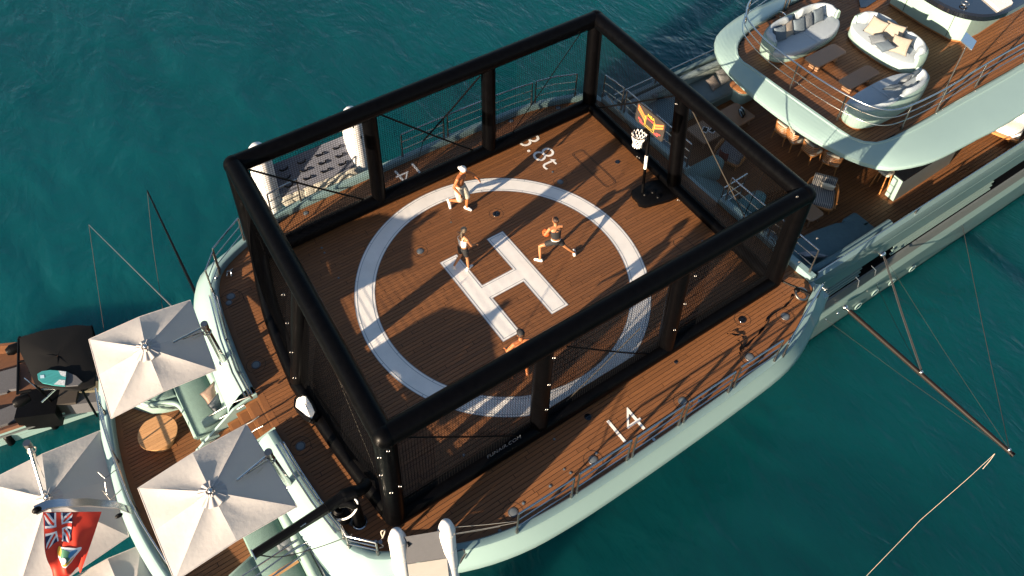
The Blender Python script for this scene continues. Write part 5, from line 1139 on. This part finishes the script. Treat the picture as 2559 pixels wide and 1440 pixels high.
# ------------------------------------------------------------ people
def remesh(mb, name, m, parent, vox=.009, smooth=3):
    o = mb.build(name+'_src', m, None, 0); md = o.modifiers.new('r', 'REMESH'); md.mode = 'VOXEL'; md.voxel_size = vox; md.use_smooth_shade = True
    s_ = o.modifiers.new('s', 'SMOOTH'); s_.factor = .5; s_.iterations = smooth
    dg = bpy.context.evaluated_depsgraph_get(); me = bpy.data.meshes.new_from_object(o.evaluated_get(dg)); bpy.data.objects.remove(o)
    me.name = name; me.materials.clear(); me.materials.append(m); me.polygons.foreach_set('use_smooth', [True]*len(me.polygons))
    o = bpy.data.objects.new(name, me); C.objects.link(o); o.parent = parent; return o
def limb(mb, pts, rads, n=12):
    for i in range(len(pts)-1): mb.tube([pts[i], pts[i+1]], [rads[i], rads[i+1]], n)
    for p, r_ in zip(pts, rads): mb.sphere(p, r_*1.0, 12, 8)
def person(loc, az, J, sc, label, skin, hair, opts):
    """J: joints in a local frame, x forward, y left, z up, metres for a 1.8 m figure"""
    t = thing('person', (0, 0, 0), label, 'person')
    g = {k: V(v)*sc for k, v in J.items()}; fem = opts.get('fem', False); k_ = sc*(0.9 if fem else 1.0)
    b = MB(); hc = g['head']; hq = Quaternion((0, 0, 1), R(opts.get('turn', 0))) @ Quaternion((0, 1, 0), R(opts.get('nod', 0)))
    fwd = hq @ V((1, 0, 0)); upv = hq @ V((0, 0, 1)); lef = hq @ V((0, 1, 0))
    b.sphere(hc, (.095*sc, .075*sc, .112*sc), 20, 14, hq); b.sphere(hc+fwd*.03*sc-upv*.055*sc, (.065*sc, .058*sc, .06*sc), 14, 10, hq)
    b.sphere(hc+fwd*.098*sc-upv*.012*sc, (.018*sc, .013*sc, .024*sc), 8, 6, hq)
    for s_ in (-1, 1): b.sphere(hc+lef*.078*sc*s_-upv*.01*sc, (.018*sc, .010*sc, .03*sc), 8, 6, hq)
    limb(b, [g['neck'], hc-upv*.05*sc], [.055*k_, .052*k_])
    ch, pe, wa = g['chest'], g['pelvis'], g['waist']
    dL = (g['shL']-g['shR']).normalized(); hL = (g['hipL']-g['hipR']).normalized()
    def slab(c_, d_, w_, dp_, n=18): u = V((0, 0, 1)); f_ = d_.cross(u).normalized(); return [c_+d_*w_*math.cos(2*math.pi*i/n)+f_*dp_*math.sin(2*math.pi*i/n) for i in range(n)]
    W = (.155, .16, .12, .15) if fem else (.175, .185, .14, .15)
    tor = [slab(g['neck']+V((0, 0, -.03*sc)), dL, .07*k_, .055*k_), slab(ch+(g['neck']-ch)*.7, dL, W[0]*.85*sc, .085*k_), slab(ch+(g['neck']-ch)*.35, dL, W[1]*sc, .115*k_), slab(ch, dL, W[1]*.93*sc, .12*k_), slab(wa, (dL+hL).normalized(), W[2]*sc, .095*k_), slab(pe+(wa-pe)*.3, hL, W[3]*sc, .11*k_), slab(pe-V((0, 0, .07*sc)), hL, W[3]*.9*sc, .11*k_)]
    b.loft(tor, True, True, True)
    for s_ in 'LR':
        limb(b, [g['sh'+s_], g['sh'+s_].lerp(g['el'+s_], .45), g['el'+s_]], [.056*k_, .048*k_, .038*k_]); limb(b, [g['el'+s_], g['el'+s_].lerp(g['wr'+s_], .3), g['wr'+s_]], [.037*k_, .038*k_, .025*k_])
        limb(b, [g['ne'+s_] if 'ne'+s_ in g else g['neck'].lerp(g['sh'+s_], .3)+V((0, 0, -.01)), g['sh'+s_]], [.05*k_, .055*k_])
        limb(b, [g['hip'+s_], g['hip'+s_].lerp(g['kn'+s_], .4), g['kn'+s_]], [.092*k_, .078*k_, .053*k_]); limb(b, [g['kn'+s_], g['kn'+s_].lerp(g['an'+s_], .35), g['an'+s_]], [.052*k_, .056*k_, .034*k_])
        d_ = (g['wr'+s_]-g['el'+s_]).normalized(); hd = V(opts.get('hand'+s_, tuple(d_))).normalized(); d_ = (d_+hd).normalized(); pl = d_.cross(V((0, 0, 1))); pl = pl.normalized() if pl.length > .1 else V((1, 0, 0)); nrm = pl.cross(d_)
        w0 = g['wr'+s_]; c_ = w0+d_*.05*sc; b.loft([[w0+pl*.022*sc*a+nrm*.014*sc*q_ for a, q_ in ((-1, -1), (1, -1), (1, 1), (-1, 1))], [w0+d_*.085*sc+pl*.038*sc*a+nrm*.012*sc*q_ for a, q_ in ((-1, -1), (1, -1), (1, 1), (-1, 1))]], True, True, True)
        for fi, ln_ in enumerate((.062, .074, .07, .054)):
            f0 = w0+d_*.08*sc+pl*(.03-.02*fi)*sc; f1 = f0+(d_*.9-nrm*.3).normalized()*ln_*.55*sc; f2 = f1+(d_*.6-nrm*.8).normalized()*ln_*.5*sc; limb(b, [f0, f1, f2], [.0095*sc, .009*sc, .008*sc], 8)
        th0 = w0+d_*.03*sc+pl*.028*sc; limb(b, [th0, th0+(pl+d_*.8).normalized()*.04*sc, th0+(pl*.4+d_).normalized()*.07*sc], [.012*sc, .0105*sc, .009*sc], 8)
        td_ = V(opts['toe'+s_]).normalized(); limb(b, [g['an'+s_], g['an'+s_]+td_*.05*sc+V((0, 0, -.03*sc)), g['an'+s_]+td_*.14*sc+V((0, 0, opts.get('tz'+s_, -.055)*sc))], [.036*sc, .04*sc, .028*sc])
        limb(b, [g['an'+s_], g['an'+s_]-td_*.04*sc+V((0, 0, -.045*sc))], [.034*sc, .032*sc])
    remesh(b, 'body', skin, t, .0085, 4)
    if not opts.get('barefoot'):
        for s_ in 'LR':
            td_ = V(opts['toe'+s_]).normalized(); m_ = MB(); an = g['an'+s_]; limb(m_, [an-td_*.045*sc+V((0, 0, -.045*sc)), an+td_*.05*sc+V((0, 0, -.04*sc)), an+td_*.15*sc+V((0, 0, opts.get('tz'+s_, -.055)*sc))], [.047*sc, .052*sc, .04*sc]); limb(m_, [an+V((0, 0, -.02*sc)), an-td_*.03*sc+V((0, 0, -.02*sc))], [.045*sc, .045*sc])
            remesh(m_, 'shoe', CLOTHW, t, .012, 3)
    # lower garment
    m_ = MB(); lg = opts.get('short', .55); inf = opts.get('loose', 1.18)
    m_.loft([slab(pe+(wa-pe)*.55, hL, W[3]*.95*sc, .112*k_), slab(pe+(wa-pe)*.2, hL, W[3]*1.07*sc, .125*k_), slab(pe-V((0, 0, .08*sc)), hL, W[3]*1.0*sc, .125*k_)], True, True, True)
    for s_ in 'LR': h_ = g['hip'+s_]; k2 = h_.lerp(g['kn'+s_], lg); limb(m_, [h_, h_.lerp(k2, .5), k2], [.1*k_*min(1.08, inf), .088*k_*inf, .078*k_*inf])
    remesh(m_, 'shorts', opts['shorts'], t, .012, 3)
    if opts.get('band'): bnd = MB(); bnd.loft([slab(pe+(wa-pe)*.62, hL, W[3]*.95*sc, .118*k_), slab(pe+(wa-pe)*.48, hL, W[3]*1.0*sc, .123*k_)], True); bnd.build('waistband', CLOTHW, t, 60)
    if opts.get('top'):
        m_ = MB(); m_.loft([slab(ch+(g['neck']-ch)*.28, dL, W[1]*1.03*sc, .122*k_), slab(ch, dL, W[1]*.99*sc, .128*k_), slab(wa+(ch-wa)*opts.get('crop', .35), (dL+hL).normalized(), W[2]*1.12*sc, .108*k_)], True, True, True); remesh(m_, 'top', opts['top'], t, .012, 2)
        bk = dL.cross(V((0, 0, 1))); bk = -bk if bk.x > 0 else bk; bk.normalize()
        for s_ in (-1, 1):
            e_ = -s_ if opts.get('cross') else s_
            MB().tube([ch+(g['neck']-ch)*.25+dL*s_*.09*sc+bk*.118*k_, ch+(g['neck']-ch)*.6+dL*(s_+e_)*.05*sc+bk*.108*k_, g['neck']+dL*e_*.075*sc+V((0, 0, -.045*sc))+bk*.035*sc, ch+(g['neck']-ch)*.3+dL*e_*.09*sc-bk*.11*k_], .009*sc, 6).build('strap', opts['top'], t)
    # hair / cap
    if hair: m_ = MB(); m_.sphere(hc-fwd*.018*sc+upv*.022*sc, (.098*sc, .085*sc, .105*sc), 18, 12, hq)
    if hair and opts.get('bun'): m_.sphere(hc-fwd*.10*sc+upv*.06*sc, .038*sc, 10, 8)
    if hair and opts.get('tail'): limb(m_, [hc-fwd*.095*sc+upv*.03*sc, hc-fwd*.13*sc-upv*.05*sc, hc-fwd*.13*sc-upv*.16*sc, hc-fwd*.11*sc-upv*.25*sc], [.035*sc, .045*sc, .04*sc, .015*sc])
    if hair: remesh(m_, 'hair', hair, t, .01, 1)
    if opts.get('cap'):
        cq = hq @ Quaternion((0, 0, 1), R(opts.get('capturn', 180))); cf = cq @ V((1, 0, 0)); cs = cq @ V((0, 1, 0)); m_ = MB(); m_.sphere(hc+upv*.045*sc, (.108*sc, .093*sc, .095*sc), 20, 12, cq)
        c_ = remesh(m_, 'cap', opts['cap'], t, .01, 1)
        m_ = MB(); m_.loft([[hc+upv*.03*sc+cf*(.09+.075*a)*sc*math.cos(th)+cs*.085*sc*math.sin(th)-upv*.02*a*sc for th in [R(-60+12*i) for i in range(11)]] for a in (0, .5, 1)], False); o = m_.build('cap_brim', opts['cap'], t, 180); o.modifiers.new('s', 'SOLIDIFY').thickness = .008
    for s_ in (-1, 1): MB().sphere(hc+fwd*.088*sc+lef*.03*s_*sc+upv*.012*sc, .009*sc, 8, 6).build('eye', GLOSSB, t)
    if opts.get('watch'): w0 = g['wrL']; dd_ = (g['wrL']-g['elL']).normalized(); MB().torus(w0-dd_*.01, .03*sc, .009, 16, 6, dd_.to_track_quat('Z', 'Y')).build('watch', BLACKR, t)
    t.location = loc; t.rotation_euler = (0, 0, R(az)); return t
STD = dict(head=(.03, 0, 1.68), neck=(0, 0, 1.50), chest=(0, 0, 1.30), waist=(0, 0, 1.10), pelvis=(0, 0, .97), shL=(0, .185, 1.44), shR=(0, -.185, 1.44), elL=(-.02, .25, 1.16), elR=(-.02, -.25, 1.16), wrL=(.06, .27, .92), wrR=(.06, -.27, .92), hipL=(0, .09, .92), hipR=(0, -.09, .92), knL=(.02, .1, .5), knR=(.02, -.1, .5), anL=(0, .1, .085), anR=(0, -.1, .085))
J = dict(STD); J.update(head=(.12, 0, 1.67), neck=(.07, 0, 1.50), chest=(.05, 0, 1.29), waist=(.02, 0, 1.1), shL=(.05, .20, 1.43), shR=(.08, -.20, 1.43), elL=(.16, .40, 1.20), wrL=(.30, .50, .99), elR=(.02, -.30, 1.16), wrR=(.20, -.25, .94), knL=(.20, .10, .50), anL=(.16, .11, .085), hipL=(.03, .09, .92), knR=(.10, -.11, .50), anR=(-.30, -.13, .30))
person((.50, 2.98, 0), -68, J, 1.02, 'shirtless man in a white backwards cap and cream shorts walking across the white ring', SKIN, None, dict(toeL=(1, .1, 0), toeR=(.45, 0, -1), tzR=-.20, shorts=CREAM, short=.85, loose=1.35, cap=CLOTHW, capturn=180, nod=12, watch=True))
J = dict(STD); J.update(head=(.05, 0, 1.67), elR=(.10, -.24, 1.16), wrR=(.30, -.20, 1.02), elL=(.03, .24, 1.17), wrL=(.12, .22, .95), knR=(.08, -.1, .5), anR=(.10, -.11, .085), knL=(.02, .12, .52), anL=(-.22, .16, .17))
person((-.64, 1.02, 0), 12, J, .965, 'blonde woman in a white camisole and black shorts standing on the letter H', SKIN3, HAIRL, dict(toeL=(.6, .1, -.8), toeR=(1, 0, 0), tzL=-.13, shorts=CLOTHB, short=.58, loose=1.12, top=CLOTHW, crop=-.1, fem=True, tail=True, turn=10))
J = dict(STD); J.update(head=(.16, .0, 1.42), neck=(.10, 0, 1.25), chest=(.05, .0, 1.07), waist=(0, 0, .88), pelvis=(-.02, 0, .74), shL=(.08, .18, 1.20), shR=(.08, -.18, 1.20), elL=(.12, .29, .95), wrL=(.32, .22, .78), elR=(.20, -.26, .97), wrR=(.34, -.06, .80), hipL=(0, .09, .70), hipR=(0, -.09, .70), knL=(.12, .42, .50), anL=(-.02, .44, .085), knR=(-.08, -.32, .40), anR=(-.12, -.58, .10))
person((1.74, -.02, 0), 75, J, .98, 'woman in a black crossed strap top and black shorts lunging sideways with a basketball', SKIN3, HAIRB, dict(toeL=(.4, .6, 0), toeR=(.9, -.3, 0), shorts=CLOTHB, short=.45, loose=1.18, top=CLOTHB, crop=-.1, fem=True, bun=True, band=True, cross=True, turn=20))
bl = V((1.74, -.02, 0))+Matrix.Rotation(R(75), 3, 'Z') @ V((.36, .13, .70)); bo_ = MB().sphere(bl, .121, 24, 16).build('basketball', ORANGE, None, 180); tag(bo_, 'orange basketball held by the lunging woman in black', 'basketball')
for q_ in (Quaternion((1, 0, 0), 0), Quaternion((1, 0, 0), R(90)), Quaternion((0, 1, 0), R(90))): o = MB().torus(bl, .1205, .002, 28, 5, q_).build('seam', BLACKR, bo_)
J = dict(STD); J.update(head=(.08, 0, 1.66), neck=(.04, 0, 1.49), elL=(.03, .33, 1.2), wrL=(.22, .30, 1.02), elR=(.03, -.33, 1.2), wrR=(.22, -.30, 1.02), hipL=(0, .1, .9), hipR=(0, -.1, .9), knL=(.08, .19, .48), knR=(.08, -.19, .48), anL=(.0, .2, .085), anR=(.0, -.2, .085))
person((-1.30, -2.62, 0), 75, J, 1.04, 'barefoot man in a black backwards cap half hidden by the near top tube', SKIN, HAIRB, dict(toeL=(1, .2, 0), toeR=(1, -.2, 0), shorts=CLOTHB, short=.75, loose=1.3, cap=CLOTHB, capturn=0, barefoot=True, nod=8))
